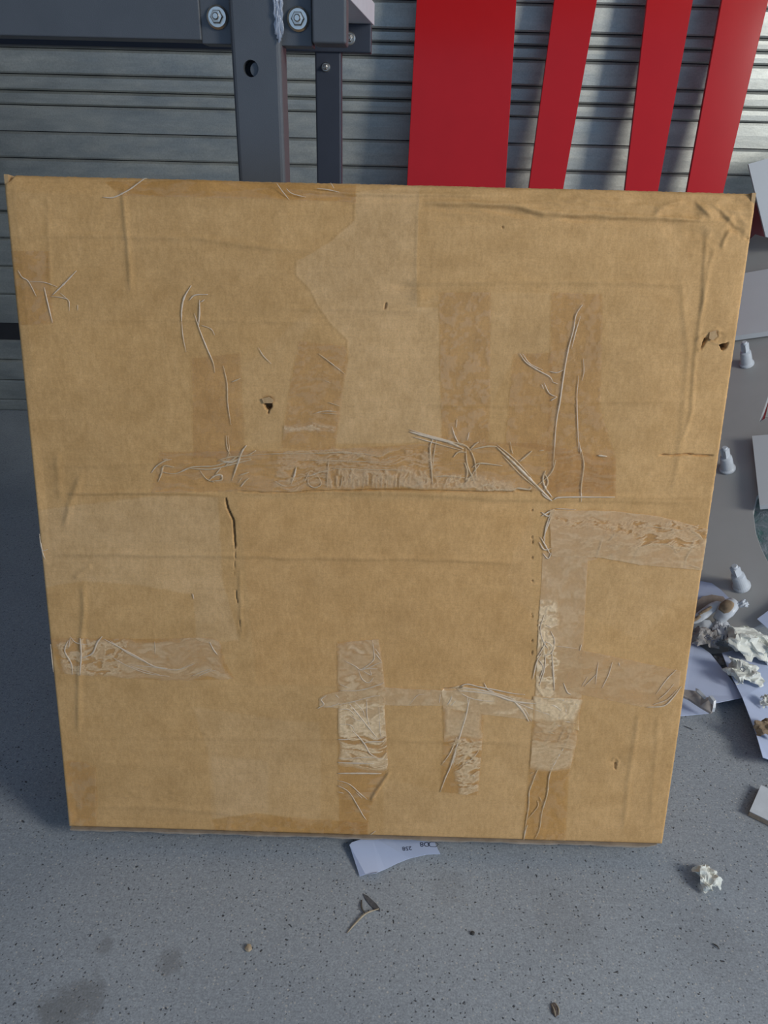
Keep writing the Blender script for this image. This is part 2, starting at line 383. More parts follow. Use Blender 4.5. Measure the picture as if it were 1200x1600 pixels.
# punctures and splits: real pits pushed into the panel
def pit(poly, depth):
    s = crop(poly, 8)
    sd = poly_sdf(poly, PX[s]+wobx[s]*2, PY[s]+woby[s]*2); HT[s] -= depth*np.clip((-sd+.3)/1.6, 0, 1)
def split(pts, wd=.9, depth=7):
    s = crop(pts, 8); _, dd, al = line_sd(pts, PX[s]+wobx[s]*4, PY[s]+woby[s]*4); f = np.clip(np.minimum(al, 1-al)/.1, 0.15, 1)
    HT[s] -= depth*np.clip(1.4-dd/(wd*f+.2), 0, 1)
pit([(411, 630), (424, 630), (425, 636), (421, 641), (415, 639)], 12)
split([(420, 640), (419, 647)], .8, 5); dent(419, 623, 9, 4, -2.0); ridge([(408, 620), (420, 617), (428, 621)], .5, 2, .2)
pit([(1122, 538), (1137, 535), (1135, 543), (1128, 547)], 12)
pit([(1101, 528), (1108, 528), (1100, 538), (1094, 548), (1097, 536)], 9)
dent(1115, 527, 14, 8, -2.4); ridge([(1082, 534), (1095, 526), (1118, 515), (1135, 520)], 1.3, 2.5, .2); ridge([(1098, 545), (1088, 548)], .8, 3, .2); ridge([(1108, 533), (1124, 537), (1137, 533)], 1.2, 2.5, .2)
ridge([(1120, 515), (1123, 525), (1116, 532)], 1.2, 2, .1)
split([(1028, 711), (1050, 712), (1075, 710), (1090, 712), (1116, 712)], 1.0, 5)
pit([(1163, 373), (1173, 371), (1170, 376)], 8)
dent(962, 1190, 9, 8, -1.6); ridge([(956, 1190), (962, 1184), (967, 1190), (963, 1196)], 1.0, 2, .1); split([(962, 1192), (961, 1203)], .8, 4)
split([(352, 776), (356, 794), (363, 812), (366, 838), (366, 860)], 1.1, 6)
split([(366, 860), (366, 900)], .3, 2); split([(368, 920), (370, 942)], .5, 3); split([(373, 968), (375, 990)], .4, 2)
split([(352, 768), (420, 770), (520, 768), (600, 766), (700, 768), (760, 768), (830, 767)], .7, 4)
[split([(831, y), (832, y+h_)], .35, 3) for y, h_ in ((794, 5), (838, 12), (868, 6), (905, 5), (958, 7), (998, 6), (1014, 10))]
split([(690, 1077), (712, 1076), (722, 1072)], 1.0, 4)
split([(603, 472), (601, 482)], .8, 4)
split([(784, 354), (787, 356)], .8, 3)

# liner colour: where tape tore off the glossy skin the paper is paler, under stuck film it is deeper
base = np.array([.572, .340, .137]); RGB = np.ones(PX.shape+(3,))*base
def tint(poly, col, amt=1., soft=2., wob=6):
    s = crop(poly, 12); sd = poly_sdf(poly, PX[s]+wobx[s]*wob+(fine[s]-.5)*1.5, PY[s]+woby[s]*wob+(fine[s]-.5)*1.5)
    f = np.clip(.5-sd/soft, 0, 1)[..., None]*amt; RGB[s] = RGB[s]*(1-f)+RGB[s]*np.array(col)*f
PALE = (1.06, 1.12, 1.28); SKIN = (.97, .955, .92)
tint([(557, 300), (655, 288), (650, 480), (684, 480), (690, 690), (525, 694), (532, 620), (546, 560), (545, 530), (516, 506), (497, 476), (478, 446), (461, 430), (463, 408), (486, 396), (515, 378), (553, 346)], PALE, .9)
tint([(52, 800), (150, 786), (240, 776), (340, 778), (344, 866), (350, 920), (372, 1000), (308, 1002), (302, 930), (200, 912), (130, 908), (68, 918)], PALE, .9, 3)
tint([(302, 1105), (400, 1120), (500, 1130), (500, 1290), (440, 1275), (330, 1290), (326, 1180)], PALE, .55, 4)
tint([(330, 1180), (420, 1190), (420, 1300), (340, 1300)], PALE, .4, 4)
tint([(755, 1115), (832, 1120), (824, 1230), (815, 1312), (600, 1305), (600, 1215), (690, 1240), (748, 1240)], PALE, .35, 4)
tint([(900, 1090), (1060, 1100), (1030, 1316), (884, 1312), (890, 1200)], PALE, .2, 6)
tint([(918, 876), (1100, 892), (1092, 940), (1060, 930), (1020, 980), (1000, 1000), (915, 960)], PALE, .35, 6)
tint([(655, 288), (1180, 300), (1160, 480), (1100, 780), (960, 770), (945, 460), (860, 455), (770, 455), (655, 450)], PALE, .12, 6)
tint([(640, 480), (686, 470), (690, 640), (765, 640), (800, 560), (862, 550), (862, 458), (690, 458)], PALE, .4, 4)
tint([(500, 470), (350, 600), (380, 700), (440, 690), (460, 560)], PALE, .3, 6)
tint([(800, 870), (830, 800), (832, 960), (800, 930), (795, 890)], PALE, .35, 6)
tint([(0, 265), (555, 280), (555, 310), (300, 306), (0, 300)], SKIN, .7, 3)
tint([(20, 410), (190, 410), (470, 540), (330, 780), (60, 780)], SKIN, .6, 20)
tint([(372, 780), (830, 785), (830, 1075), (400, 1070)], (1.04, 1.0, .96), .6, 4)
big = vnoise(PX/120, PY/90, 21, 4); RGB *= (1+(big-.5)*.16)[..., None]*np.array([1, 1, 1])
blot = vnoise(PX/30, PY/24, 22, 4); RGB *= (1+(blot-.5)[..., None]*np.array([.22, .26, .36]))
hs = vnoise(PX/90, PY/2.2, 23, 2); RGB *= (1+(hs-.5)*.05)[..., None]
RGB *= (1+.22*np.clip(1-(bW-U)/.0028, 0, 1)*(.6+fine)+.12*np.clip(1-U/.002, 0, 1))[..., None]
RGB[HT < -7.5] *= .35  # deep pit floors darkened in the colour, standing in for shade
RGB = np.clip(RGB, 0, .9)
# rolled-over borders
edge = np.minimum(np.minimum(U, bW-U), np.minimum(V, bH-V)); R_ = .0035
HM = HT*.001*np.clip(edge/.012, .0, 1); e_ = np.clip(1-edge/R_, 0, 1); HM -= R_*(1-np.sqrt(np.clip(1-e_**2, 0, 1)))
top_ = np.clip(1-(bH-V)/.019, 0, 1); HM -= .0075*top_**1.6*(.6+vnoise(PX/60, PY/60, 31, 2)*.8)
PAN = b_o + U[..., None]*b_a + V[..., None]*b_u + HM[..., None]*b_n
nib = (vnoise(PX/3, PY/3, 33, 1)-.5)*.0006*(edge < .0012)
PAN += (nib*(bH-V < .001))[..., None]*b_u + (nib*((U < .001) | (bW-U < .001)))[..., None]*b_a
crush = np.clip(1-np.hypot(U/.010, (bH-V)/.009), 0, 1); PAN -= (crush*.005)[..., None]*b_u; PAN -= (crush*.006)[..., None]*b_n

box_root = empty('cardboard_box', b_o + b_a*bW/2 - b_n*bT*.5, 'large worn brown cardboard box patched with clear packing tape, standing on edge', 'box')
def grid_mesh(name, verts, keep, mat_, parent, attrs=None, color=None):
    """mesh from the cells of the panel grid where keep is true"""
    ny, nx = keep.shape; q = keep[:-1, :-1] & keep[1:, :-1] & keep[:-1, 1:] & keep[1:, 1:]; iy, ix = np.where(q)
    f = np.stack([iy*nx+ix, iy*nx+ix+1, (iy+1)*nx+ix+1, (iy+1)*nx+ix], 1); used, inv = np.unique(f, return_inverse=True); f = inv.reshape(f.shape)
    v = verts.reshape(-1, 3)[used] - np.array(origin_of(parent)); me = bpy.data.meshes.new(name)
    me.vertices.add(len(v)); me.vertices.foreach_set('co', v.astype(np.float32).ravel())
    me.loops.add(f.size); me.loops.foreach_set('vertex_index', f.astype(np.int32).ravel()); me.polygons.add(len(f))
    me.polygons.foreach_set('loop_start', np.arange(len(f), dtype=np.int32)*4); me.polygons.foreach_set('use_smooth', np.ones(len(f), bool))
    me.update(calc_edges=True)
    for k_, a_ in (attrs or {}).items():
        at = me.attributes.new(k_, 'FLOAT', 'POINT'); at.data.foreach_set('value', a_.reshape(-1)[used].astype(np.float32))
    if color is not None:
        at = me.attributes.new('liner', 'FLOAT_COLOR', 'POINT'); c = np.ones((len(used), 4), np.float32); c[:, :3] = color.reshape(-1, 3)[used]; at.data.foreach_set('color', c.ravel())
    me.materials.append(mat_); o = bpy.data.objects.new(name, me); COL.objects.link(o); o.parent = parent; return o
def kraft(attr=True):
    k = N('kraft_liner' if attr else 'kraft_board'); co = k.co()
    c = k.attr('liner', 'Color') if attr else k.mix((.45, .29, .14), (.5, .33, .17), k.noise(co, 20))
    f1 = k.noise(k.co((1, 1, 1)), 520, 3, .7); f2 = k.noise(k.co((1, 1, .35)), 240, 4, .6); f3 = k.noise(k.co((.25, .25, 1)), 700, 2)
    c = k.mix(c, k.ramp(f1, [(.28, .78), (.5, 1.), (.72, 1.17)]), .55, 'MULTIPLY'); c = k.mix(c, k.ramp(f2, [(.3, (.88, .86, .80)), (.7, (1.1, 1.11, 1.14))]), .7, 'MULTIPLY'); c = k.mix(c, k.ramp(f3, [(.3, .93), (.7, 1.06)]), .5, 'MULTIPLY')
    return k.done(k.bsdf(c, .72, 0, k.bump(k.math('ADD', f1, f2), .25, .0006), .3))
M_kraft = kraft(); M_board = kraft(False)
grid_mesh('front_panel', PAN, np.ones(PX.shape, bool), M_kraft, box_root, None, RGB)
def obox(bm, u0, u1, v0, v1, w0, w1):
    vs = [bm.verts.new(tuple(on_box(u, v, w_))) for u in (u0, u1) for v in (v0, v1) for w_ in (w0, w1)]
    for q in ((0, 1, 3, 2), (4, 6, 7, 5), (0, 4, 5, 1), (2, 3, 7, 6), (0, 2, 6, 4), (1, 5, 7, 3)): bm.faces.new([vs[i] for i in q])
    bmesh.ops.recalc_face_normals(bm, faces=bm.faces)
bm = B(); obox(bm, 0, .004, 0, bH, -bT, -.0035); obj('side_panel', bm, M_board, box_root)
bm = B(); obox(bm, bW-.004, bW, 0, bH, -bT, -.0035); obj('side_panel', bm, M_board, box_root)
bm = B(); obox(bm, .004, bW-.004, bH-.010, bH-.006, -bT, -.008); obj('top_flap', bm, M_board, box_root)
bm = B(); obox(bm, .004, bW-.004, .004, bH-.010, -bT, -bT+.004); obj('back_panel', bm, M_board, box_root)
bm = B(); obox(bm, .004, bW-.004, 0, .004, -bT+.004, -.004); obj('bottom_panel', bm, M_board, box_root)
# lower flap edge peeping out under the front, with its second ply
bm = B(); nseg = 60; ring = []
for i in range(nseg+1):
    u = .002+(bW-.008)*i/nseg; s_ = .0004*math.sin(i*.7)+.0003*math.sin(i*2.1); out = .0010+s_-(.004 if i == nseg else 0)
    ring.append([bm.verts.new(tuple(on_box(u, v, w_))) for v, w_ in ((-.0018, -.07), (-.0022, out), (-.0050-s_, out-.001), (-.0052, -.07))])
for a, b in zip(ring, ring[1:]):
    for k_ in range(4): bm.faces.new((a[k_], a[(k_+1) % 4], b[(k_+1) % 4], b[k_]))
bm.faces.new(ring[0]); bm.faces.new(ring[-1][::-1]); bmesh.ops.recalc_face_normals(bm, faces=bm.faces)
obj('bottom_flap', bm, plain('worn_flap_edge', (.36, .29, .22), .8, 0, .2, 60), box_root)

# --- packing tape: clear film strips following the panel relief, cloudy where they have let go
def tape_mat():
    k = N('packing_tape'); co = k.co(); t = k.n('ShaderNodeBsdfTransparent'); t.inputs[0].default_value = (.96, .912, .805, 1)
    milk = k.attr('milk'); nz = k.noise(co, 260, 4, .65)
    mk = k.math('MULTIPLY', milk, k.ramp(nz, [(.25, .72), (.7, 1.15)]), True)
    cloudy = k.bsdf(k.mix((.84, .57, .285), (.90, .67, .40), mk), .30, 0, k.bump(nz, .35, .0008), .5)
    m = k.n('ShaderNodeMixShader'); k.l(k.math('MULTIPLY', k.math('SUBTRACT', k.math('POWER', mk, .62), .12, True), 1.15, True), m.inputs[0]); k.l(t.outputs[0], m.inputs[1]); k.l(cloudy, m.inputs[2])
    g = k.n('ShaderNodeBsdfGlossy'); g.inputs['Roughness'].default_value = .28; k.l(k.bump(nz, .3, .0008), g.inputs['Normal'])
    m2 = k.n('ShaderNodeMixShader'); m2.inputs[0].default_value = .035; k.l(m.outputs[0], m2.inputs[1]); k.l(g.outputs[0], m2.inputs[2])
    clr = k.n('ShaderNodeBsdfTransparent'); m3 = k.n('ShaderNodeMixShader'); k.l(k.math('ADD', k.math('MULTIPLY', k.attr('cover'), -1.0), .5, True), m3.inputs[0]); k.l(clr.outputs[0], m3.inputs[1]); k.l(m2.outputs[0], m3.inputs[2])
    return k.done(m3.outputs[0])
M_tape = tape_mat()
tl = [0]
def tape(poly, base=.0, amp=.0, sx=12, sy=12, lift=.5, zones=(), thr=.55, name='packing_tape', wob=2):
    tl[0] += 1; sd = np.full(PX.shape, 99.); s = crop(poly, 10); sd[s] = poly_sdf(poly, PX[s]+wobx[s]*wob+(fine[s]-.5)*1.2, PY[s]+woby[s]*wob+(fine[s]-.5)*1.2)
    n1 = vnoise((PX+wobx*20)/sx, (PY+woby*20)/sy, 40+tl[0], 3, .6); rg = 1-np.abs(n1-.5)*5; rg = np.clip(rg, 0, 1)
    mk = np.full(PX.shape, float(base)) + amp*np.clip((n1-thr)*6+.5, 0, 1); h = rg*.5*lift*(amp > 0)
    for (zp, mb, ma, zx, zy, zl) in zones:
        zs_ = crop(zp, 20); z = np.zeros(PX.shape); z[zs_] = np.clip(.5-poly_sdf(zp, PX[zs_]+wobx[zs_]*25, PY[zs_]+woby[zs_]*25)/6, 0, 1)
        n2 = vnoise((PX+wobx*30)/zx, (PY+woby*30)/zy, 90+tl[0], 3, .6); r2 = np.clip(1-np.abs(n2-.5)*7, 0, 1)
        mk = mk*(1-z)+z*(mb+ma*np.clip(r2*.8+(n2-.45)*2, 0, 1)); h = h*(1-z)+z*(r2*zl)
    off = (.0003+.00012*tl[0] % .0012) + .0002 + h*.00045
    grid_mesh(name, PAN+off[..., None]*b_n, sd < 3, M_tape, box_root, {'cover': sd, 'milk': np.clip(mk, 0, 1)})
# deep-coloured film that still sticks
tape([(160, 283), (300, 280), (556, 288), (557, 316), (400, 310), (190, 306)], .02, .12, 40, 8)
tape([(14, 392), (78, 392), (84, 506), (24, 508)], .02, .1)
tape([(686, 457), (767, 457), (766, 640), (764, 694), (690, 690)], .02, .15, 9, 9)
tape([(862, 457), (942, 460), (938, 640), (962, 714), (962, 776), (858, 776), (856, 700), (860, 560)], .03, .10, 9, 9)
tape([(802, 552), (864, 552), (858, 704), (790, 694)], .02, .1)
tape([(468, 532), (540, 540), (545, 562), (538, 600), (524, 706), (440, 700), (452, 610)], .03, .1, 10, 6, zones=[([(445, 668), (525, 666), (525, 676), (445, 677)], .15, .5, 30, 2.5, .4)])
tape([(376, 552), (300, 560), (302, 716), (384, 716)], .0, .06)
tape([(250, 706), (480, 704), (640, 694), (700, 690), (840, 692), (962, 716), (962, 774), (860, 766), (352, 768), (236, 770)], .03, .10, 40, 5,
     zones=[([(440, 700), (690, 700), (690, 765), (430, 765)], .03, .35, 26, 3, .7), ([(510, 730), (680, 732), (680, 764), (510, 764)], .06, .45, 7, 22, .9), ([(690, 740), (800, 748), (800, 767), (690, 766)], .10, .45, 8, 8, 1.2)])
tape([(858, 796), (960, 798), (1030, 806), (1106, 826), (1101, 890), (1000, 882), (936, 870), (862, 868)], .30, .15, 16, 5, zones=[([(870, 802), (1100, 815), (1104, 840), (1000, 832), (870, 812)], .05, .5, 9, 4, .6), ([(1000, 820), (1090, 830), (1090, 860), (980, 852)], .05, .6, 22, 5, .6)])
tape([(848, 862), (936, 872), (918, 876), (910, 1020), (908, 1092), (836, 1090), (842, 960)], .30, .15, 14, 14, zones=[([(840, 940), (868, 940), (870, 1088), (838, 1088)], .45, .6, 9, 7, 1.4)])
tape([(905, 1014), (990, 1032), (1064, 1048), (1060, 1076), (1038, 1104), (1004, 1104), (905, 1084), (850, 1060), (852, 1004)], .24, .12, 22, 8)
tape([(76, 997), (212, 998), (330, 996), (343, 1000), (353, 1034), (367, 1060), (310, 1063), (250, 1063), (180, 1058), (96, 1052)], .05, .1, 40, 6, zones=[([(200, 1000), (340, 997), (365, 1058), (280, 1064), (150, 1058)], .48, -.30, 40, 10, .5), ([(90, 1002), (200, 1002), (190, 1056), (110, 1050)], .10, .6, 12, 5, .7)])
tape([(527, 1003), (592, 998), (601, 1066), (601, 1110), (606, 1192), (598, 1224), (578, 1262), (574, 1304), (530, 1302)], .05, .15, 40, 8, zones=[([(527, 1003), (600, 998), (604, 1100), (527, 1100)], .62, -.45, 26, 12, .9), ([(527, 1098), (604, 1098), (604, 1154), (527, 1154)], .45, .5, 14, 7, .9), ([(527, 1150), (606, 1150), (606, 1196), (527, 1192)], .10, .85, 40, 4, .9)])
tape([(500, 1104), (499, 1090), (508, 1084), (540, 1078), (600, 1073), (620, 1074), (718, 1080), (720, 1102), (690, 1102), (600, 1101), (540, 1106)], .36, .15, 18, 12)
tape([(690, 1078), (716, 1070), (830, 1092), (905, 1106), (905, 1140), (830, 1124), (750, 1114), (692, 1106)], .42, .3, 16, 8, 1.)
tape([(691, 1104), (757, 1114), (751, 1180), (747, 1242), (688, 1236), (694, 1150)], .06, .12, 12, 6, zones=[([(691, 1104), (757, 1112), (753, 1152), (693, 1150)], .42, .15, 14, 9, .5), ([(700, 1156), (752, 1156), (750, 1240), (722, 1240)], .08, .75, 14, 5, .9)])
tape([(833, 1086), (910, 1092), (906, 1118), (900, 1160), (889, 1210), (884, 1314), (815, 1312), (824, 1240), (830, 1180)], .04, .10, 12, 12, zones=[([(833, 1086), (910, 1090), (904, 1128), (832, 1124)], .60, .35, 14, 8, 1.0), ([(832, 1124), (906, 1128), (902, 1168), (830, 1166)], .52, -.35, 24, 9, .8), ([(830, 1164), (902, 1164), (893, 1204), (826, 1196)], .32, .35, 30, 5, .5)])
tape([(98, 1188), (132, 1190), (150, 1200), (152, 1250), (150, 1296), (108, 1290)], .08, .12, 12, 14)
tape([(330, 1280), (400, 1270), (480, 1278), (575, 1284), (574, 1306), (340, 1300)], .02, .1)

# --- raised wrinkles of loose film
def strand_mat():
    k = N('loose_film'); c = k.mix((.80, .64, .44), (.92, .80, .64), k.noise(k.co(), 120, 3)); t = k.n('ShaderNodeBsdfTransparent'); t.inputs[0].default_value = (.95, .92, .86, 1)
    b = k.bsdf(c, .28, 0, None, .6); m = k.n('ShaderNodeMixShader'); m.inputs[0].default_value = .62; k.l(t.outputs[0], m.inputs[1]); k.l(b, m.inputs[2]); return k.done(m.outputs[0])
M_strand = strand_mat()
def hsurf(u, v): i = int(round(np.clip(v/bH, 0, 1)*(NY-1))); j = int(round(np.clip(u/bW, 0, 1)*(NX-1))); return float(HM[i, j])
def strands(lst):
    bm = B(); rr = random.Random(len(lst)*7+int(lst[0][0][0][0]))
    for pts, wd in lst:
        cp = catmull(pts, 7); P3 = []; rad = []; n = len(cp)
        for i, p in enumerate(cp):
            u, v = uv_of(float(p[0]), float(p[1])); u = min(max(u, .001), bW-.001); v = min(max(v, .001), bH-.001)
            P3.append(on_box(u, v, max(hsurf(u, v), -.002)+.0011)); t = i/(n-1)
            rad.append(wd*.00027*(.25+.9*math.sin(math.pi*min(max(t, .04), .96))**.6)*rr.uniform(.75, 1.2))
        tube(bm, P3, rad, b_n, .38, 5)
    return tag(obj('tape_wrinkle', bm, M_strand, box_root, True), kind='stuff')
def fan(cx, cy, ang, spread, n, l0, l1, wd, seed):
    rr = random.Random(seed); o = []
    for i in range(n):
        a = math.radians(ang+rr.uniform(-spread, spread)); l = rr.uniform(l0, l1); x = cx+rr.uniform(-4, 4); y = cy+rr.uniform(-4, 4); b = rr.uniform(-.15, .15)*l
        o.append(([(x, y), (x+math.cos(a)*l*.5-math.sin(a)*b, y+math.sin(a)*l*.5+math.cos(a)*b), (x+math.cos(a)*l, y+math.sin(a)*l)], wd*rr.uniform(.6, 1.2)))
    return o
strands([([(160, 308), (178, 308), (200, 297), (218, 284), (229, 276)], 2.6)])
strands([([(432, 286), (442, 300), (452, 312)], 1.8), ([(447, 294), (456, 302), (478, 308)], 1.6), ([(495, 294), (512, 296), (530, 300)], 2), ([(516, 284), (522, 294)], 1.2)])
strands([([(29, 422), (36, 433), (46, 440), (58, 463)], 2.2), ([(46, 440), (70, 441), (90, 448)], 1.5), ([(70, 449), (76, 475), (83, 504)], 2.8), ([(83, 461), (100, 444), (120, 423)], 3.0), ([(80, 463), (98, 465), (108, 470), (109, 486)], 1.8), ([(95, 458), (107, 468)], 1.4), ([(122, 476), (122, 485)], 1.5)])
strands([([(299, 446), (288, 465), (284, 485), (284, 503)], 3.6), ([(284, 503), (286, 525), (291, 550)], 1.6), ([(296, 469), (305, 461), (325, 460)], 2.8), ([(312, 468), (312, 490), (310, 510)], 3.0), ([(320, 468), (314, 472)], 2), ([(304, 490), (312, 515), (324, 545), (333, 566), (336, 582)], 2.4), ([(315, 508), (330, 514), (336, 524)], 1.6)])
strands([([(404, 543), (412, 556), (424, 568)], 1.6), ([(349, 571), (355, 600), (356, 630), (361, 664)], 2.4), ([(362, 597), (376, 591)], 2.6), ([(353, 680), (355, 700), (360, 712)], 2.2)])
strands([([(498, 552), (515, 565), (539, 584)], 2), ([(490, 646), (508, 642), (526, 643)], 2.2), ([(500, 645), (527, 647)], 1.4), ([(512, 628), (530, 634)], 1.4), ([(508, 594), (517, 598)], 1.2)])
strands([([(236, 739), (245, 728), (258, 720), (268, 718)], 3.0), ([(247, 753), (252, 740), (256, 728), (272, 730)], 3.6), ([(254, 718), (262, 717)], 2.4), ([(254, 738), (275, 740), (300, 730), (335, 728), (360, 720), (392, 716)], 3.2), ([(295, 732), (330, 733), (365, 725), (393, 718)], 3.6),
         ([(362, 752), (370, 728), (378, 706), (385, 696)], 4.6), ([(340, 720), (360, 714), (385, 712), (400, 704)], 3.4), ([(385, 712), (430, 709), (500, 708), (560, 708), (590, 713)], 2.0), ([(312, 735), (322, 748), (335, 754)], 2), ([(325, 752), (335, 744), (345, 742), (346, 750), (330, 752)], 4.2), ([(336, 742), (345, 731)], 3),
         ([(374, 743), (389, 738)], 3), ([(376, 761), (383, 752), (389, 747)], 3), ([(372, 755), (378, 746)], 1.6), ([(356, 680), (358, 705), (352, 722)], 1.8), ([(345, 720), (362, 722), (375, 716)], 4.5), ([(350, 730), (366, 716), (372, 712)], 3.5)])
strands([([(455, 757), (460, 742), (463, 729)], 4.2), ([(430, 752), (440, 758), (448, 760)], 2.4), ([(482, 742), (482, 756), (492, 762), (502, 756), (496, 742)], 2.6), ([(482, 745), (500, 738), (520, 734)], 3), ([(511, 762), (512, 740), (514, 716)], 2.4), ([(476, 754), (480, 744), (484, 737)], 2),
         ([(470, 719), (540, 720), (600, 722)], 2.0), ([(520, 732), (560, 733), (640, 734)], 2.4), ([(500, 708), (540, 706), (570, 712)], 2)] + fan(600, 763, -90, 18, 26, 8, 26, 1.5, 5)[:0] + [([(518+i*7.1, 763-(i*13 % 5)), (519+i*7.1+((i*7) % 5-2), 748-(i*11 % 9))], 1.2+(i % 3)*.5) for i in range(22)])
strands([([(640, 674), (665, 681), (700, 690), (724, 701)], 6.2), ([(640, 671), (670, 680), (700, 688), (728, 697)], 2.4), ([(645, 682), (680, 692), (724, 704)], 2.4), ([(676, 686), (672, 700), (674, 730), (676, 756)], 4.0), ([(682, 688), (678, 710), (676, 735)], 2.4), ([(706, 666), (711, 682), (718, 694)], 2.6), ([(714, 655), (713, 668)], 1.8), ([(733, 675), (730, 688)], 2.0),
         ([(708, 714), (716, 706), (728, 706)], 3.2), ([(734, 702), (742, 694), (748, 690)], 3), ([(736, 702), (760, 697), (776, 697)], 3.6), ([(728, 700), (730, 725), (738, 745), (744, 760)], 3.2), ([(736, 704), (742, 722), (744, 750)], 2.8), ([(738, 730), (750, 723), (785, 727)], 3.4), ([(734, 748), (742, 734), (750, 724)], 2.6), ([(722, 761), (732, 748), (740, 738)], 3.2),
         ([(680, 744), (700, 743), (726, 746)], 3.4), ([(750, 762), (762, 756), (776, 762)], 3.2), ([(755, 765), (780, 764), (800, 764)], 3.4), ([(797, 767), (808, 762), (826, 764), (830, 760)], 4.0), ([(726, 722), (730, 736), (728, 750)], 3.6), ([(640, 762), (655, 756), (664, 752)], 2.4), ([(700, 690), (724, 694), (736, 704)], 3.0)])
strands([([(776, 698), (800, 720), (822, 742), (842, 762), (862, 782)], 5.8), ([(776, 694), (805, 718), (830, 745)], 2.6), ([(786, 712), (812, 740), (838, 762)], 2.4), ([(811, 721), (822, 712), (831, 704)], 3.8), ([(840, 758), (856, 744), (864, 732), (868, 718)], 3), ([(797, 690), (800, 706), (802, 708)], 1.8), ([(842, 704), (850, 703)], 1.8)])
strands([([(910, 476), (900, 492), (896, 515), (888, 545), (880, 590), (875, 625), (869, 660), (866, 700), (864, 728)], 3.2), ([(907, 494), (899, 520), (893, 545)], 2.2), ([(812, 552), (822, 566), (840, 578), (858, 588), (864, 596)], 2.8), ([(816, 552), (828, 568), (848, 578)], 1.8), ([(858, 580), (870, 582), (880, 578)], 2.2), ([(850, 598), (858, 614), (870, 620)], 2.2), ([(862, 596), (872, 600)], 1.6), ([(860, 626), (870, 620)], 2.4), ([(846, 600), (850, 608)], 1.5),
         ([(911, 560), (912, 580), (909, 595)], 1.5), ([(904, 586), (901, 620), (902, 660), (904, 705)], 2.2), ([(907, 700), (912, 725), (908, 760), (908, 784)], 3.0), ([(905, 690), (907, 710)], 2), ([(934, 711), (948, 713)], 4.5)])
strands([([(852, 735), (848, 748), (852, 762), (862, 776)], 4.4), ([(862, 782), (852, 776), (846, 770)], 3), ([(850, 738), (856, 752), (850, 766)], 3.8), ([(866, 795), (856, 800), (846, 806)], 3.4), ([(846, 800), (856, 806), (862, 800)], 4), ([(866, 796), (856, 820), (848, 842)], 3.2), ([(860, 802), (852, 826), (850, 850)], 3), ([(844, 838), (852, 852), (860, 866)], 3.2), ([(842, 846), (850, 858), (862, 856)], 2.8), ([(848, 864), (856, 872), (862, 862)], 2.6), ([(864, 780), (880, 776), (960, 776)], 3.4), ([(868, 794), (900, 796)], 2)])
strands([([(942, 838), (938, 852), (932, 871)], 3), ([(962, 833), (954, 842), (950, 846)], 2.2), ([(956, 864), (956, 872)], 2.4), ([(990, 878), (994, 862), (1006, 852), (1022, 850), (1042, 850), (1052, 854), (1080, 855), (1105, 851)], 3.0), ([(1052, 854), (1058, 863), (1066, 857)], 2.4), ([(1010, 820), (1030, 824), (1050, 826), (1070, 828), (1092, 820)], 2.0), ([(1048, 814), (1048, 824)], 2.2), ([(1050, 826), (1056, 836)], 2.2), ([(1080, 828), (1092, 836), (1098, 843)], 3.4), ([(1086, 841), (1080, 858), (1072, 872), (1070, 888)], 2.8), ([(1076, 882), (1096, 888)], 2.6), ([(970, 864), (960, 850)], 1.4)]
        + [([(944+i*9 % 60, 838+(i*17) % 34), (949+i*9 % 60, 833+(i*17) % 34)], 1.4) for i in range(10)])
strands([([(862, 1018), (864, 1050), (866, 1078)], 4.2), ([(850, 960), (844, 980), (848, 1000), (856, 1012)], 3.2), ([(860, 985), (866, 1000), (862, 1018), (850, 1024)], 3.2), ([(846, 1020), (838, 1034), (832, 1060)], 3.2), ([(842, 1030), (848, 1042), (842, 1060)], 3.0), ([(852, 1020), (850, 1045), (842, 1070)], 3.4), ([(845, 1000), (858, 1004), (864, 1012)], 2.4), ([(852, 975), (862, 980)], 2), ([(853, 1000), (845, 1016), (840, 1024)], 3), ([(868, 1008), (900, 1012)], 1.6), ([(908, 1006), (905, 1016)], 2.4)])
strands([([(932, 1052), (924, 1060), (912, 1072)], 2.0), ([(934, 1034), (932, 1050), (930, 1068)], 2.2), ([(956, 1034), (950, 1054), (940, 1074)], 2.2), ([(1056, 1046), (1040, 1062), (1024, 1084)], 2.4), ([(1064, 1072), (1050, 1090), (1036, 1102), (1010, 1104)], 3.6), ([(1058, 1076), (1042, 1092), (1020, 1100)], 2.2), ([(1052, 1068), (1040, 1082), (1028, 1092)], 2), ([(966, 1034), (968, 1040)], 2)])
strands([([(107, 1000), (102, 1016), (112, 1036), (114, 1053)], 3.4), ([(110, 996), (108, 1012)], 2), ([(126, 996), (128, 1020), (126, 1054)], 4.4), ([(128, 1028), (145, 1020), (152, 1004), (160, 994)], 4.2), ([(110, 994), (120, 1004), (140, 1006)], 2), ([(163, 998), (185, 1010), (215, 1026), (240, 1040), (262, 1044)], 3.4), ([(172, 1000), (200, 1020), (235, 1038)], 2), ([(168, 1022), (200, 1040), (232, 1052), (265, 1056)], 1.8), ([(205, 1038), (240, 1042), (275, 1046), (295, 1040), (305, 1036)], 2.0), ([(300, 1056), (318, 1048), (332, 1044)], 1.8), ([(328, 1002), (334, 1014), (340, 1022)], 3.2), ([(242, 1002), (243, 1022)], 1.4), ([(200, 1038), (222, 1046), (250, 1054)], 1.6), ([(310, 1056), (322, 1050), (338, 1046)], 1.6)])
strands([([(58, 834), (64, 850), (68, 866), (71, 873)], 3.0), ([(62, 862), (75, 858)], 1.6), ([(301, 927), (303, 936)], 2.4), ([(74, 1006), (77, 1030), (79, 1050)], 2.4)])
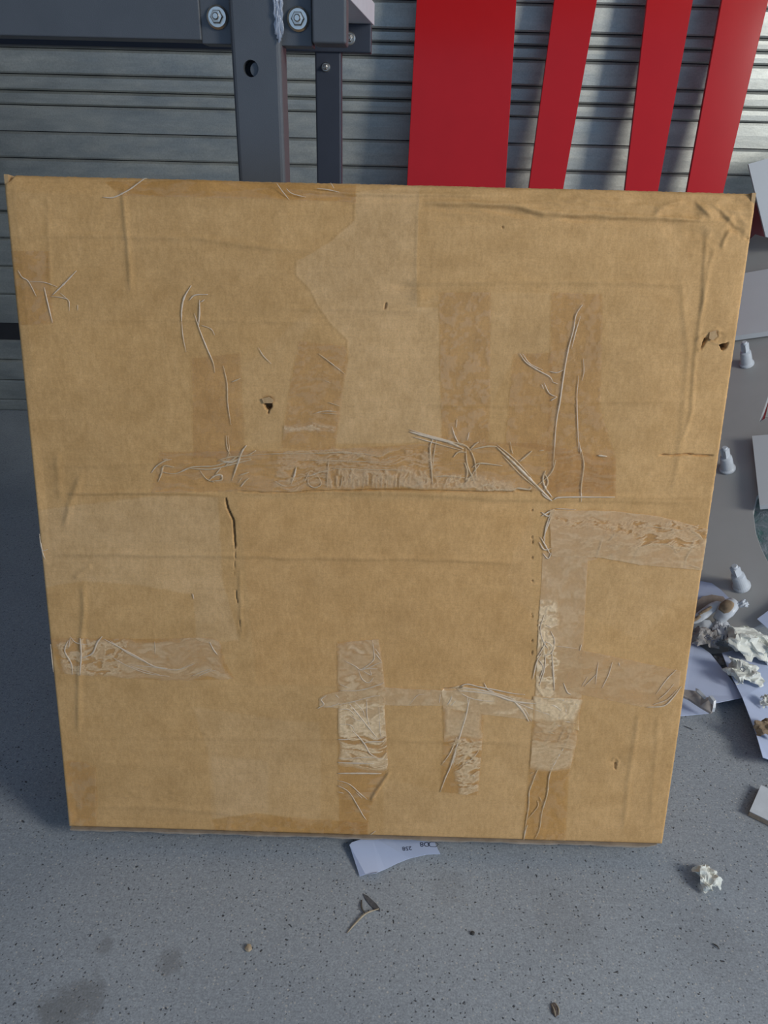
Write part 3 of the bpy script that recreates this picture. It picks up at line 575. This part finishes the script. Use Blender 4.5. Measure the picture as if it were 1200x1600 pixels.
strands([([(582, 1000), (584, 1015), (584, 1030), (570, 1042), (560, 1046)], 2.2), ([(539, 1032), (555, 1040), (566, 1046), (590, 1036), (597, 1034)], 2.2), ([(560, 1046), (566, 1060), (576, 1066), (584, 1058)], 2.2), ([(568, 1048), (580, 1054), (578, 1046)], 1.8), ([(566, 1044), (590, 1044)], 1.8), ([(586, 1012), (594, 1024)], 2), ([(586, 1020), (596, 1032)], 2), ([(530, 1078), (560, 1078), (590, 1070), (600, 1066)], 2.6), ([(530, 1068), (545, 1074)], 1.6),
         ([(530, 1100), (550, 1096), (580, 1088), (594, 1086)], 2.6), ([(545, 1098), (560, 1116), (576, 1136), (590, 1153)], 3.2), ([(552, 1094), (566, 1108), (570, 1118)], 2), ([(573, 1092), (574, 1120), (580, 1140)], 2.8), ([(550, 1140), (562, 1152), (570, 1162), (578, 1176), (588, 1182)], 3.4), ([(566, 1160), (580, 1158), (600, 1158)], 3.6), ([(528, 1154), (548, 1154)], 3), ([(530, 1108), (545, 1108), (555, 1118)], 2), ([(592, 1102), (594, 1140), (596, 1154)], 1.6), ([(545, 1116), (558, 1124), (568, 1126)], 2), ([(530, 1130), (548, 1132), (556, 1144)], 1.8), ([(576, 1146), (588, 1154), (604, 1150)], 1.8)])
strands([([(528, 1190), (550, 1191), (585, 1192)], 4.0), ([(528, 1207), (560, 1207), (596, 1208)], 4.6), ([(528, 1218), (546, 1224), (562, 1238), (574, 1248)], 2.2), ([(528, 1226), (545, 1236), (558, 1256), (567, 1272), (573, 1280)], 2.4), ([(528, 1236), (537, 1238)], 1.6), ([(578, 1304), (587, 1297)], 2), ([(530, 1184), (560, 1183), (575, 1182), (606, 1186)], 2.4), ([(556, 1236), (566, 1246)], 1.5)])
strands([([(496, 1106), (506, 1100), (502, 1092), (510, 1086)], 3.0), ([(506, 1104), (520, 1102), (530, 1098)], 2), ([(640, 1100), (652, 1086), (662, 1084)], 1.6), ([(698, 1102), (704, 1092), (706, 1086)], 3.2), ([(704, 1102), (712, 1094)], 2.4), ([(686, 1098), (688, 1084)], 1.8), ([(524, 1084), (530, 1090)], 1.8)])
strands([([(714, 1076), (722, 1070), (732, 1068), (748, 1072), (770, 1076), (800, 1082), (820, 1084)], 3.4), ([(716, 1078), (740, 1080), (770, 1084), (800, 1094), (830, 1098), (850, 1098)], 5.0), ([(720, 1074), (745, 1076), (780, 1084), (810, 1094)], 3.8), ([(716, 1080), (736, 1090), (760, 1094), (778, 1094)], 2.8), ([(756, 1066), (762, 1076), (772, 1080)], 3), ([(800, 1092), (815, 1108), (826, 1126)], 5.2), ([(806, 1098), (820, 1108), (830, 1126)], 2.4), ([(800, 1094), (830, 1106), (860, 1116), (880, 1122), (900, 1126)], 3.4), ([(850, 1098), (866, 1102), (876, 1110), (874, 1118)], 3.8), ([(832, 1092), (860, 1090), (884, 1094), (904, 1098)], 4.0), ([(878, 1094), (884, 1108), (882, 1122), (880, 1130)], 3.4), ([(884, 1098), (892, 1102), (896, 1114)], 3.4), ([(888, 1090), (898, 1098), (906, 1104)], 3),
         ([(866, 1120), (872, 1132), (880, 1134)], 2.6), ([(864, 1118), (868, 1136)], 3.0), ([(836, 1144), (850, 1142), (862, 1142), (872, 1140)], 1.8), ([(832, 1154), (846, 1162), (858, 1168)], 2.0), ([(858, 1142), (866, 1146)], 3.0), ([(880, 1066), (886, 1080), (892, 1084)], 3), ([(880, 1126), (898, 1128)], 4), ([(868, 1128), (856, 1154), (846, 1164)], 1.8), ([(886, 1132), (876, 1150), (868, 1172)], 2.4), ([(918, 1056), (908, 1072)], 1.6)])
strands([([(730, 1088), (731, 1102), (727, 1120), (721, 1140), (714, 1164), (704, 1196), (696, 1214), (688, 1236)], 4.2), ([(734, 1090), (729, 1112)], 3), ([(714, 1150), (704, 1174), (690, 1194)], 2.6), ([(742, 1160), (728, 1178), (714, 1196)], 2.0), ([(748, 1172), (736, 1186), (718, 1196)], 2.8), ([(738, 1188), (730, 1194), (747, 1184)], 2.2), ([(748, 1196), (730, 1204)], 2.2), ([(720, 1158), (712, 1178), (706, 1200)], 2.4), ([(736, 1210), (746, 1212)], 3.4), ([(740, 1160), (728, 1164)], 3), ([(718, 1134), (712, 1140)], 1.6)])
strands([([(894, 1130), (888, 1152), (880, 1168), (866, 1192), (858, 1212), (855, 1240), (847, 1268), (843, 1294), (836, 1310)], 3.4), ([(848, 1186), (838, 1206), (832, 1222), (827, 1236), (826, 1260), (822, 1284), (818, 1314)], 3.0), ([(830, 1226), (828, 1234)], 3), ([(840, 1250), (841, 1258), (836, 1266), (824, 1280)], 2.4), ([(818, 1314), (820, 1300), (824, 1288)], 4.0), ([(834, 1206), (829, 1208)], 2), ([(843, 1244), (846, 1252)], 2)])
# pushed-in flap of liner above the puncture
bm = slab([hitp(x, y, b_o+b_n*.0015, b_n) for x, y in ((409, 623), (420, 620), (428, 625), (425, 630), (412, 630))], -b_n*.0015); obj('torn_flap', bm, M_board, box_root)
bm = slab([hitp(x, y, b_o+b_n*.0025, b_n) for x, y in ((1109, 519), (1119, 516), (1121, 526), (1114, 532), (1108, 529))], -b_n*.0012); obj('torn_flap', bm, M_board, box_root)

# ------------------------------------------------------------------ workbench behind the box
LY = .990; bx = lambda px, py, Y: float(hit(px, py, y=Y)[0]); bz = lambda px, py, Y: float(hit(px, py, y=Y)[2])
lx0, lx1 = bx(356, 0, LY), bx(436, 0, LY); RY = 1.52
bench = empty('workbench', (lx0, RY, 0), 'dark grey steel workbench frame with bolted legs, behind the box at upper left', 'workbench')
zu = bz(585, 40, RY+.02); xr = bx(585, 40, RY+.02)
e0, e1 = hit(585, 40, z=zu), hit(548, 0, z=zu); es = (e0-e1)/(e0[1]-e1[1]); ef = e0+es*(LY-.02-e0[1])
obj('bench_top', slab([np.array(p) for p in ((-1.6, LY-.02, zu), (float(ef[0]), LY-.02, zu), tuple(e0), (-1.6, float(e0[1]), zu))], (0, 0, .032), .001), M_silver, bench)
# front leg: square tube with a round hole
leg_bm = box((lx0, LY, 0), (lx1, LY+.055, zu), .005)
leg = obj('leg', leg_bm, M_powder, bench)
hc = hit(392, 107, y=LY); hb = B(); lathe(hb, [(.0085, 0), (.0085, .03)], (hc[0], LY-.01, hc[2]), (0, 1, 0), 24)
cut = obj('cutter', hb, M_powder2)
md = leg.modifiers.new('hole', 'BOOLEAN'); md.object = cut; md.operation = 'DIFFERENCE'; md.solver = 'EXACT'
bpy.context.view_layer.update(); dg = bpy.context.evaluated_depsgraph_get(); nm = bpy.data.meshes.new_from_object(leg.evaluated_get(dg)); leg.modifiers.clear(); leg.data = nm; nm.name = 'leg'
bpy.data.objects.remove(cut)
bm = B(); lathe(bm, [(.0088, 0), (.0088, .001)], (hc[0], LY+.0175, hc[2]), (0, 1, 0), 20); obj('hole_shadow_plug', bm, M_gap, bench).name = 'bore_shade_disc'  # near-black disc added to stand for the shade inside the hole
bm = B(); lathe(bm, [(.0075, 0), (.0075, .0125)], (hc[0]+.0062, LY+.004, hc[2]-.001), (0, 1, 0), 20); obj('inner_sleeve', bm, M_powder, bench)
# second front leg far left, out of the picture, and the rear pair
obj('leg', box((-1.5, LY, 0), (-1.445, LY+.055, zu), .005), M_powder, bench)
rx0, rx1 = bx(493, 150, RY), bx(533, 150, RY)
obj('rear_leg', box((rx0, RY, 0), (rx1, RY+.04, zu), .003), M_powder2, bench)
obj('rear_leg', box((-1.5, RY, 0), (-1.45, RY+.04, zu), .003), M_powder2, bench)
# front rail with end plates, rear rail
zb = bz(300, 63, LY+.012)
obj('front_rail', box((-1.5, LY+.010, zb), (bx(313, 30, LY+.012), LY+.05, zu), .0015), M_powder, bench)
obj('bracket_plate', box((bx(313, 30, LY+.014), LY+.014, zb-.003), (bx(487, 30, LY+.014), LY+.05, zu), .001), M_powder, bench)
obj('rail_stub', box((bx(487, 30, LY), LY, zb-.001), (bx(541, 30, LY), LY+.05, zu), .0025), M_powder, bench)
zr = bz(540, 82, RY-.006)
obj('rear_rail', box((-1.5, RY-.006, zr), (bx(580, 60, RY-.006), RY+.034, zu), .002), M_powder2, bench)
def bolt(px, py, Y, r, parent=bench):
    c = hit(px, py, y=Y); b = B(); lathe(b, [(r, 0), (r, .0016), (r*.82, .0034)], c, (0, -1, 0), 32); w_ = obj('washer', b, M_chrome, parent, False)
    b = B(); lathe(b, [(r*.62, .002), (r*.62, .006), (r*.52, .0085), (r*.30, .0090), (r*.28, .006), (r*.05, .006)], c, (0, -1, 0), 6); obj('bolt_head', b, M_chrome, parent)
    b = B(); lathe(b, [(r*.30, .006), (r*.30, .012), (r*.22, .0135)], c, (0, -1, 0), 20); obj('bolt_tip', b, M_chrome, parent)
bolt(340, 27, LY+.013, .0118); bolt(466, 30, LY+.013, .0122); bolt(546, 60, RY-.007, .010); bolt(509, 105, RY, .0075)
# crinkled clear film on the leg's right corner
bm = B(); rr = random.Random(3)
for s_ in range(7):
    x = bx(430+s_*1.8, 20, LY-.001); P3 = [np.array([x+rr.uniform(-.0012, .0012), LY-.0018+.002*(s_/6)*(1 if s_ > 3 else 0)-rr.uniform(0, .002), z]) for z in np.linspace(bz(436, 62+rr.uniform(-12, 6), LY), zu-.002, 14)]
    tube(bm, P3, [rr.uniform(.0006, .0016) for _ in P3], (0, -1, 0), .8, 6)
obj('film_wrap', bm, M_wrap, bench, True)

# ------------------------------------------------------------------ red boards leaning on the wall
def lean_plane(y0, ztop=2.0, ytop=WY-.004):
    p = np.array([0, y0, 0.]); d = np.array([0, ytop-y0, ztop]); d /= np.linalg.norm(d); n = np.cross(np.array([1., 0, 0]), d); return p, n, d
def red_board(L, Rr, y0, label, m=M_red, ztop=1.55, th=.012, name='red_board'):
    """L, Rr: the left and right edges as measured, ((px,py),(px,py)); extended along the board to the floor and up"""
    p, n, d = lean_plane(y0, ztop+.3); bm = B(); rings = []
    ends = []
    for (a, b) in (L, Rr):
        A = hitp(*a, p, n); Bp = hitp(*b, p, n); e = (A-Bp)/(A[2]-Bp[2]); ends.append((Bp+e*(.0-Bp[2]+.001), Bp+e*(ztop-Bp[2])))
    pts = [ends[0][0], ends[1][0], ends[1][1], ends[0][1]]
    o = obj(name, slab(pts, n*(-th if n[1] < 0 else th), .0012), m); tag(o, label, 'board', 'red lacquered boards leaning on the steel wall'); return o
red_board(((651, 0), (636, 286)), ((807, 0), (790, 288)), 2.06, 'widest glossy red board, leaning on the wall just right of the bench legs')
red_board(((866, 0), (827, 288)), ((933, 0), (881, 290)), 2.10, 'narrow tapering red board standing immediately right of the widest red board')
red_board(((1011, 0), (977, 292)), ((1083, 0), (1029, 295)), 2.10, 'red board between the narrow tapering one and the red board furthest right on the wall')
red_board(((1128, 0), (1074, 295)), ((1201, 0), (1131, 297)), 2.10, 'red board furthest right against the wall, above the right corner of the box')

# ------------------------------------------------------------------ right-hand pile
bn_ = np.array([-.42, -.30, .88]); bn_ /= np.linalg.norm(bn_); bp = hit(1130, 985, z=.03)
def onb(px, py, off=0.): return hitp(px, py, bp+bn_*off, bn_)
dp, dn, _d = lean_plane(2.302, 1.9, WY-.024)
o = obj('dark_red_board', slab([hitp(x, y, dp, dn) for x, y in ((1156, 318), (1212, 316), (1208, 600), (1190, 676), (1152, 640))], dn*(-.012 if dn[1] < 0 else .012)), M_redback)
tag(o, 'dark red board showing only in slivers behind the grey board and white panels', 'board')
gb = empty('grey_board', bp, 'large grey board with curved cut-outs and three white pegs, right of the box', 'board')
outl = [(1120, 420), (1180, 366), (1210, 374), (1300, 400), (1290, 560), (1222, 590), (1201, 618), (1187, 659), (1201, 650), (1240, 636), (1270, 700), (1230, 735), (1196, 760), (1182, 776), (1177, 800), (1181, 832), (1190, 858), (1203, 884), (1235, 915), (1270, 925), (1250, 945), (1198, 972), (1172, 984), (1120, 986), (1060, 980), (1050, 900), (1100, 600)]
obj('board_panel', slab([onb(x, y) for x, y in outl], -bn_*.012, .0008), M_foamgrey, gb)
def peg(tx, ty, px, py, s=1.0):
    b0 = onb(px, py, .001); 
    tip = None; best = None
    for hgt in np.linspace(.02, .12, 60):                         # height above the board that reaches the tip
        q = b0+bn_*hgt; dd = q-c_o; X = 600+FPX*(dd@c_r)/(dd@c_f); Y = 800-FPX*(dd@c_u)/(dd@c_f); e = abs(Y-ty)
        if best is None or e < best: best = e; H = hgt
    ax = hitp(tx, ty, b0+bn_*H, bn_)-b0; H = np.linalg.norm(ax); r = .0155*s; b = B()
    lathe(b, [(r*1.05, 0), (r*1.05, H*.06), (r*.86, H*.10), (r*.80, H*.42), (r*.76, H*.55), (r*.40, H*.60), (r*.38, H*.97), (r*.30, H)], b0, ax, 24)
    pg = obj('peg', b, M_plastic, gb, False)
    q = Vector(ax).to_track_quat('Z', 'Y'); b = B()
    for k_ in (-1, 1):
        lo = Vector((k_*r*.30-r*.10, -r*.42, H*.60)); hi = Vector((k_*r*.30+r*.10, r*.42, H*.93)); n0 = len(b.verts); add_box(b, lo, hi); b.verts.ensure_lookup_table()
        for v in list(b.verts)[n0:]: v.co = q @ v.co + Vector(b0)
    obj('peg_rib', b, M_plastic, pg)
peg(1163, 534, 1167, 569); peg(1132, 699, 1137, 733); peg(1147, 884, 1159, 916, 1.0)
def sheet(name, pts, th, m, label, cat, group=None):
    o = obj(name, slab(pts, th), m); return tag(o, label, cat, group)
pn = np.array([-.28, -.93, .22]); pn /= np.linalg.norm(pn)
sheet('white_panel', [hitp(x, y, hit(1195, 371, y=2.16), pn) for x, y in ((1168, 258), (1320, 215), (1330, 400), (1195, 371))], pn*.014, M_white, 'white panel standing highest in the pile, beside the top right corner of the box', 'panel', 'white panels on the grey board')
sheet('white_panel', [onb(x, y, .022) for x, y in ((1125, 434), (1172, 425), (1290, 405), (1290, 505), (1155, 524), (1125, 528))], -bn_*.014, M_white, 'wide white panel lying above the uppermost white peg', 'panel', 'white panels on the grey board')
sheet('white_panel', [onb(x, y, .018) for x, y in ((1175, 681), (1290, 672), (1290, 780), (1187, 790))], -bn_*.012, M_white, 'small white panel at the right picture edge, over the notch of the grey board', 'panel', 'white panels on the grey board')

def crumple(name, c, size, seed, m, label=None, cat=None, group=None, flat=1., n=26, asp=1., parent=None, folds=11):
    """a sheet gathered into a loose wad: bowl shape, then zig-zag folds along random directions"""
    rr = np.random.RandomState(seed); g = np.linspace(-1, 1, n); X, Y = np.meshgrid(g, g); P = np.stack([X*1.2, Y*1.2, 0*X], -1).reshape(-1, 3); r2 = (X**2+Y**2).ravel()
    P *= (1/(1+.45*r2))[:, None]; P[:, 2] = .55*np.cos(1.6*np.sqrt(r2))
    for k_ in range(folds):
        m_ = rr.randn(3); m_ /= np.linalg.norm(m_); nv = rr.randn(3); nv -= m_*(nv@m_)*.7; nv /= np.linalg.norm(nv); f = rr.uniform(.5, .9)*(1+k_*.22)
        t = P@m_*f+rr.rand(); P += np.outer((np.abs((t % 1)-.5)-.25)*(.85/f**.95)*.75, nv)
    P -= (P.max(0)+P.min(0))/2; P[:, 0] /= np.abs(P[:, 0]).max(); P[:, 1] /= np.abs(P[:, 1]).max()/asp; P[:, 2] *= flat/np.abs(P[:, 2]).max()*.8
    P = P*size; P[:, 2] -= P[:, 2].min(); P += np.array(c)
    bm = B(); vs = [bm.verts.new(tuple(p)) for p in P]
    for i in range(n-1):
        for j in range(n-1): bm.faces.new((vs[i*n+j], vs[i*n+j+1], vs[(i+1)*n+j+1], vs[(i+1)*n+j]))
    bmesh.ops.triangulate(bm, faces=bm.faces[:])
    o = obj(name, bm, m, parent); return tag(o, label, cat, group) if label else o
# mottled film under the curved cut-out
sheet('green_film', [onb(x, y, -.03) for x, y in ((1165, 740), (1300, 700), (1320, 950), (1160, 900))], -bn_*.004, M_film, 'mottled green and grey plastic film seen through the curved cut-out', 'plastic film')

def fl3(pts): return [hit(x, y, z=z) for x, y, z in pts]
# big printed sheets on the floor
sheet('paper_sheet', fl3([(1128, 1020, .022), (1200, 1004, .022), (1290, 1010, .02), (1300, 1200, .012), (1201, 1186, .024), (1192, 1183, .026), (1180, 1142, .028), (1160, 1090, .028), (1140, 1050, .026)]), (0, 0, -.0012), M_paper, 'large bluish white sheet with a curved left edge, lying at the right picture edge', 'paper', 'white sheets on the floor')
sheet('paper_sheet', fl3([(1205, 1125, .006), (1300, 1100, .006), (1300, 1230, .006), (1196, 1184, .006), (1186, 1145, .006)]), (0, 0, -.0012), M_paper, 'lower white sheet peeping out under the curved sheet', 'paper', 'white sheets on the floor')
sheet('paper_sheet', fl3([(1040, 960, .020), (1086, 1004, .020), (1110, 1021, .020), (1164, 1089, .020), (1119, 1098, .018), (1072, 1084, .012), (1030, 1080, .012)]), (0, 0, -.0012), M_paper, 'smooth blue-white sheet with a sharp corner, next to the box edge', 'paper', 'white sheets on the floor')
sheet('paper_sheet', fl3([(1030, 1085, .003), (1076, 1088, .003), (1111, 1114, .003), (1068, 1118, .003), (1030, 1120, .003)]), (0, 0, -.0012), M_paper, 'pale sheet corner on the concrete under the torn grey strip', 'paper', 'white sheets on the floor')
sheet('paper_sheet', fl3([(1086, 1002, .012), (1140, 1012, .012), (1136, 1019, .012), (1110, 1021, .012), (1080, 1012, .012)]), (0, 0, -.0012), M_foamgrey, 'small grey sheet under the printed crumpled paper', 'paper', 'white sheets on the floor')
sheet('paper_sheet', [onb(x, y, .012) for x, y in ((1183, 967), (1240, 925), (1280, 980), (1201, 983))], -bn_*.0012, M_paper, 'triangular bluish sheet corner resting on the lower edge of the grey board', 'paper', 'white sheets on the floor')
# torn strip with a curled end
ts = empty('torn_strip', hit(1095, 1105, z=0), 'torn grey-brown strip of board curled up at its end, on the sharp-cornered sheet', 'scrap')
def bent(pts_z, th, m, parent, name, bev=0): return obj(name, slab(fl3(pts_z), (0, 0, -th)), m, parent)
bent([(1060, 1076, .026), (1090, 1080, .030), (1096, 1087, .030), (1102, 1089, .032), (1112, 1090, .036), (1118, 1098, .034), (1117, 1108, .024), (1111, 1113, .018), (1094, 1103, .022), (1076, 1091, .024), (1060, 1084, .026)], .004, plain('torn_grey_board', (.34, .31, .29), .85, 0, .2, 70), ts, 'strip')
bent([(1108, 1087, .042), (1113, 1087, .043), (1119, 1094, .042), (1118, 1106, .034), (1114, 1106, .034), (1115, 1096, .041)], .008, M_plastic, ts, 'white_lip')
bent([(1087, 1075, .034), (1092, 1077, .036), (1104, 1089, .036), (1100, 1091, .034), (1088, 1080, .034)], .002, M_plastic, ts, 'white_skin')
# torn white carton pieces by the board edge
tc = empty('torn_carton', hit(1115, 960, z=.0), 'torn white carton piece with brown peeled patches, between box and grey board', 'scrap')
def bentb(pts, th, m, name): return obj(name, slab([onb(*p) for p in pts], -bn_*th), m, tc)
bentb([(1060, 905, .006), (1096, 908, .006), (1112, 911, .008), (1127, 922, .010), (1141, 936, .012), (1130, 945, .012), (1070, 940, .008)], .002, M_paper, 'sheet')
bentb([(1060, 950, .012), (1088, 940, .014), (1098, 932, .016), (1112, 929, .018), (1130, 932, .018), (1137, 940, .016), (1120, 950, .014), (1108, 960, .014), (1090, 968, .012)], .003, plain('grey_brown_board', (.33, .27, .23), .9, 0, .2, 60), 'peeled_patch')
def roll(pts, r, fl_, m, name):
    bm = B(); cp = catmull([onb(*p) for p in pts], 6); n = len(cp); tube(bm, cp, [r*(.55+.5*math.sin(math.pi*(.06+.88*i/(n-1)))) for i in range(n)], bn_, fl_, 12); bm.verts.ensure_lookup_table()
    for v in bm.verts: v.co += Vector(bn_)*.0025*mnoise.noise(v.co*110)
    return obj(name, bm, m, tc, True)
roll([(1066, 974, .02), (1088, 967, .024), (1104, 956, .026), (1118, 946, .026), (1128, 944, .024)], .010, .5, M_plastic, 'rolled_edge')
roll([(1120, 970, .02), (1131, 958, .028), (1141, 946, .030), (1148, 939, .030)], .0155, .6, M_plastic, 'rolled_edge')
roll([(1080, 985, .014), (1098, 980, .018), (1112, 974, .018)], .014, .5, M_plastic, 'rolled_edge')
roll([(1127, 956, .034), (1135, 947, .039), (1142, 940, .040)], .0115, .35, M_paperbr, 'brown_patch')
roll([(1072, 972, .030), (1086, 968, .031), (1094, 962, .032)], .004, .4, M_paperbr, 'brown_patch')
roll([(1092, 960, .031), (1104, 953, .033), (1112, 948, .033)], .003, .4, M_paperbr, 'brown_patch')
# crumpled papers
GC = 'crumpled papers in the pile'
def wad(px, py, z, size, seed, m, label, **k): c = hit(px, py, z=z); return crumple('crumpled_paper', (c[0], c[1], z), size, seed, m, label, 'crumpled paper', GC, **k)
def inked(col, freq):
    k = N('printed_crumpled_paper'); co = k.co((1, 1, 1), (0, .5, .6)); wv = k.n('ShaderNodeTexWave', i_Scale=freq, i_Distortion=2.); k.l(co, wv.inputs[0])
    f = k.math('MULTIPLY', k.ramp(wv.outputs['Fac'], [(.72, 0.), (.8, 1.)]), k.ramp(k.noise(co, 26, 2), [(.5, 0.), (.56, 1.)]))
    return k.done(k.bsdf(k.mix(col, (.05, .06, .10), f), .6))
M_inked = inked((.50, .52, .55), 60); M_greyp = plain('grey_crumpled_paper', (.33, .31, .29), .7, 0, .15, 40)
wad(1100, 1004, .022, .030, 11, M_greyp, 'grey crumpled paper with bold letters, tight against the box edge', flat=.7)
wad(1128, 996, .024, .028, 12, M_inked, 'crumpled paper with dark printed stripes, below the torn carton', flat=.7)
wad(1160, 948, .075, .011, 14, M_plastic, 'tiny clear-white wad lying alone on the grey board', flat=.8)
wad(1166, 1018, .024, .046, 15, M_paperw, 'largest cream crumpled paper, at the foot of the grey board', flat=.62, n=34)
wad(1200, 1022, .024, .032, 27, M_paperw, 'cream crumpled paper cut by the right picture edge, beside the largest one', flat=.7, n=24)
wad(1158, 1058, .026, .032, 16, M_paperw, 'cream crumpled paper with a black printed loop, on the curved sheet', flat=.6)
wad(1197, 1102, .027, .012, 17, M_paperw, 'small pale wad on the curved sheet at the right edge', flat=.8)
wad(1196, 1145, .027, .020, 18, M_paperbr, 'brown crumpled scrap at the right edge, on the curved sheet', flat=.7)
wad(1122, 1034, .004, .014, 19, M_greyp, 'small grey scrap in the dark gap behind the sharp-cornered sheet', flat=.6)
wad(1103, 1379, .0005, .0165, 24, M_paperw, 'small white crumpled wad alone on bare concrete, right of the box', flat=.75, asp=1.3)
# letters on the grey wad and the cream wad
def text(s, px, py, z, size, rot, parent, m=M_ink, name='lettering', n=None):
    cu = bpy.data.curves.new(name, 'FONT'); cu.body = s; cu.size = size; cu.extrude = .0001; cu.align_x = 'CENTER'; cu.align_y = 'CENTER'; t = bpy.data.objects.new(name, cu); COL.objects.link(t)
    bpy.context.view_layer.update(); me = bpy.data.meshes.new_from_object(t.evaluated_get(bpy.context.evaluated_depsgraph_get())); bpy.data.objects.remove(t)
    me.materials.clear(); me.materials.append(m); o = bpy.data.objects.new(name, me); COL.objects.link(o); o.parent = parent
    o.location = Vector(hit(px, py, z=z))-origin_of(parent); o.rotation_euler = rot; return o
# paper under the box
pu = empty('paper_scrap', hit(600, 1345, z=0), 'white printed paper scrap with a curved edge, half under the bottom edge of the box', 'paper')
PTS = [(546, 1320, .008), (550, 1316, .008), (580, 1306, .006), (585, 1285, .003), (680, 1290, .003), (680, 1318, .003), (688, 1334, .003), (666, 1335, .003), (640, 1341, .003), (620, 1349, .003), (602, 1358, .003), (592, 1362, .004), (588, 1364, .008), (571, 1366, .005), (562, 1369, .002)]
bm = slab(fl3(PTS), (0, 0, -.0006)); obj('sheet', bm, M_paper, pu)
text('258', 636, 1325.5, .0032, .0085, (0, 0, math.pi+.12), pu)
text('O8', 664, 1319, .0032, .0100, (0, 0, math.pi+.05), pu)
hx = hit(677, 1319.5, z=.0032); bm = B()
ring_ = [(hx[0]+.0062*math.cos(a)*1.1, hx[1]+.0042*math.sin(a)) for a in [math.pi/3*i for i in range(6)]]
for i in range(6):
    a, b = np.array([*ring_[i], .0034]), np.array([*ring_[(i+1) % 6], .0034]); tube(bm, [a, b], .0004, (0, 0, 1), .3, 4)
obj('hexagon_mark', bm, M_ink, pu)
text('EFC', 1110, 1000, .049, .014, (.4, .2, -.9), bpy.data.objects['crumpled_paper'])
text('G', 1160, 1046, .0625, .012, (.3, .3, -.6), bpy.data.objects['crumpled_paper.005'])

# debris on the concrete
tw = empty('dry_shaving', hit(565, 1430, z=0), 'thin forked tan shaving lying on the concrete below the paper scrap', 'debris')
def flt(pts, r, m, name, parent):
    bm = B(); P3 = catmull([hit(x, y, z=z) for x, y, z in pts], 6); n = len(P3); tube(bm, P3, [r*(.3+.8*math.sin(math.pi*(.08+.84*i/(n-1)))) for i in range(n)], (0, 0, 1), .7, 6); return obj(name, bm, m, parent, True)
flt([(542, 1458, .001), (556, 1442, .002), (572, 1427, .003), (592, 1420, .003)], .0012, M_twig, 'stem', tw)
flt([(565, 1406, .001), (565, 1418, .002), (570, 1427, .002)], .0011, plain('dark_sliver', (.10, .09, .075), .8), 'side_sliver', tw)
bm = slab(fl3([(567, 1396, .0008), (575, 1400, .001), (588, 1412, .001), (594, 1420, .001), (594, 1424, .001), (586, 1422, .001), (578, 1414, .001), (571, 1405, .001)]), (0, 0, -.0007)); obj('dark_flake', bm, plain('dark_grey_flake', (.09, .09, .095), .9, 0, .3, 300), tw)
def pebble(px, py, r, m, label, name='pebble', cat='debris', seed=0):
    c = hit(px, py, z=0); rr = random.Random(seed); bm = B(); bmesh.ops.create_icosphere(bm, subdivisions=2, radius=r)
    for v in bm.verts: v.co *= 1+.35*mnoise.noise(v.co*(1.2/r)+Vector((seed, 0, 0))); v.co.z *= .6
    bmesh.ops.translate(bm, verts=bm.verts, vec=(c[0], c[1], r*.45)); return tag(obj(name, bm, m), label, cat)
pebble(388, 1483, .0042, plain('tan_stone', (.42, .33, .22), .9, 0, .2, 300), 'tan pebble on the open concrete below the left half of the box', seed=2)
pebble(738, 1459, .0026, M_dark, 'black crumb on the concrete below the small paper scrap', seed=5)
lf = empty('bark_flake', hit(867, 1577, z=0), 'oval brown bark flake near the bottom edge of the picture', 'debris')
bm = slab(fl3([(861, 1568, .001), (866, 1566, .002), (872, 1572, .003), (874, 1584, .002), (868, 1589, .001), (862, 1582, .001)]), (0, 0, -.0009)); obj('flake', bm, plain('bark', (.13, .105, .09), .9, 0, .5, 400), lf)
flt([(862, 1569, .002), (866, 1578, .003), (868, 1587, .002)], .0006, M_twig, 'rim', lf); flt([(868, 1567, .002), (873, 1576, .003), (873, 1586, .002)], .0006, M_twig, 'rim', lf)
tag(flt([(1113, 1474, .001), (1120, 1478, .002), (1124, 1483, .001)], .0009, M_dark, 'wood_sliver', None), 'short dark curved sliver on the concrete right of centre, below the white wad', 'debris')
tag(flt([(1068, 1134, .001), (1076, 1137, .0015), (1084, 1141, .001)], .0006, M_dark, 'wood_sliver', None), 'thin dark sliver close to the right side of the box', 'debris')
bm = B(); rr = random.Random(8)
for i in range(80):
    px, py = rr.uniform(-20, 1220), rr.uniform(1000, 1600)
    c = hit(px, py, z=0); r = rr.uniform(.0004, .0011); t_ = bmesh.ops.create_icosphere(bm, subdivisions=1, radius=r); a = rr.uniform(0, 3)
    for v in t_['verts']: x_, y_, z_ = v.co; x_ *= rr.uniform(.8, 1.8); v.co = Vector((c[0]+x_*math.cos(a)-y_*math.sin(a), c[1]+x_*math.sin(a)+y_*math.cos(a), z_*.5+r*.3))
tag(obj('floor_grit', bm, M_dark), 'fine dark grit scattered over the concrete floor', 'grit', kind='stuff')
# offcut at the right edge
oc = empty('laminate_offcut', hit(1195, 1255, z=0), 'thick white laminated offcut with brown edge, on the concrete at the right edge', 'offcut')
q = [hit(x, y, z=.009) for x, y in ((1189, 1227), (1260, 1262), (1240, 1302), (1171, 1268))]
obj('core', slab(q, (0, 0, -.0085), .0006), M_chip, oc); obj('top_skin', slab([p+np.array([.0, 0, .0008]) for p in q], (0, 0, -.0008)), M_plastic, oc)
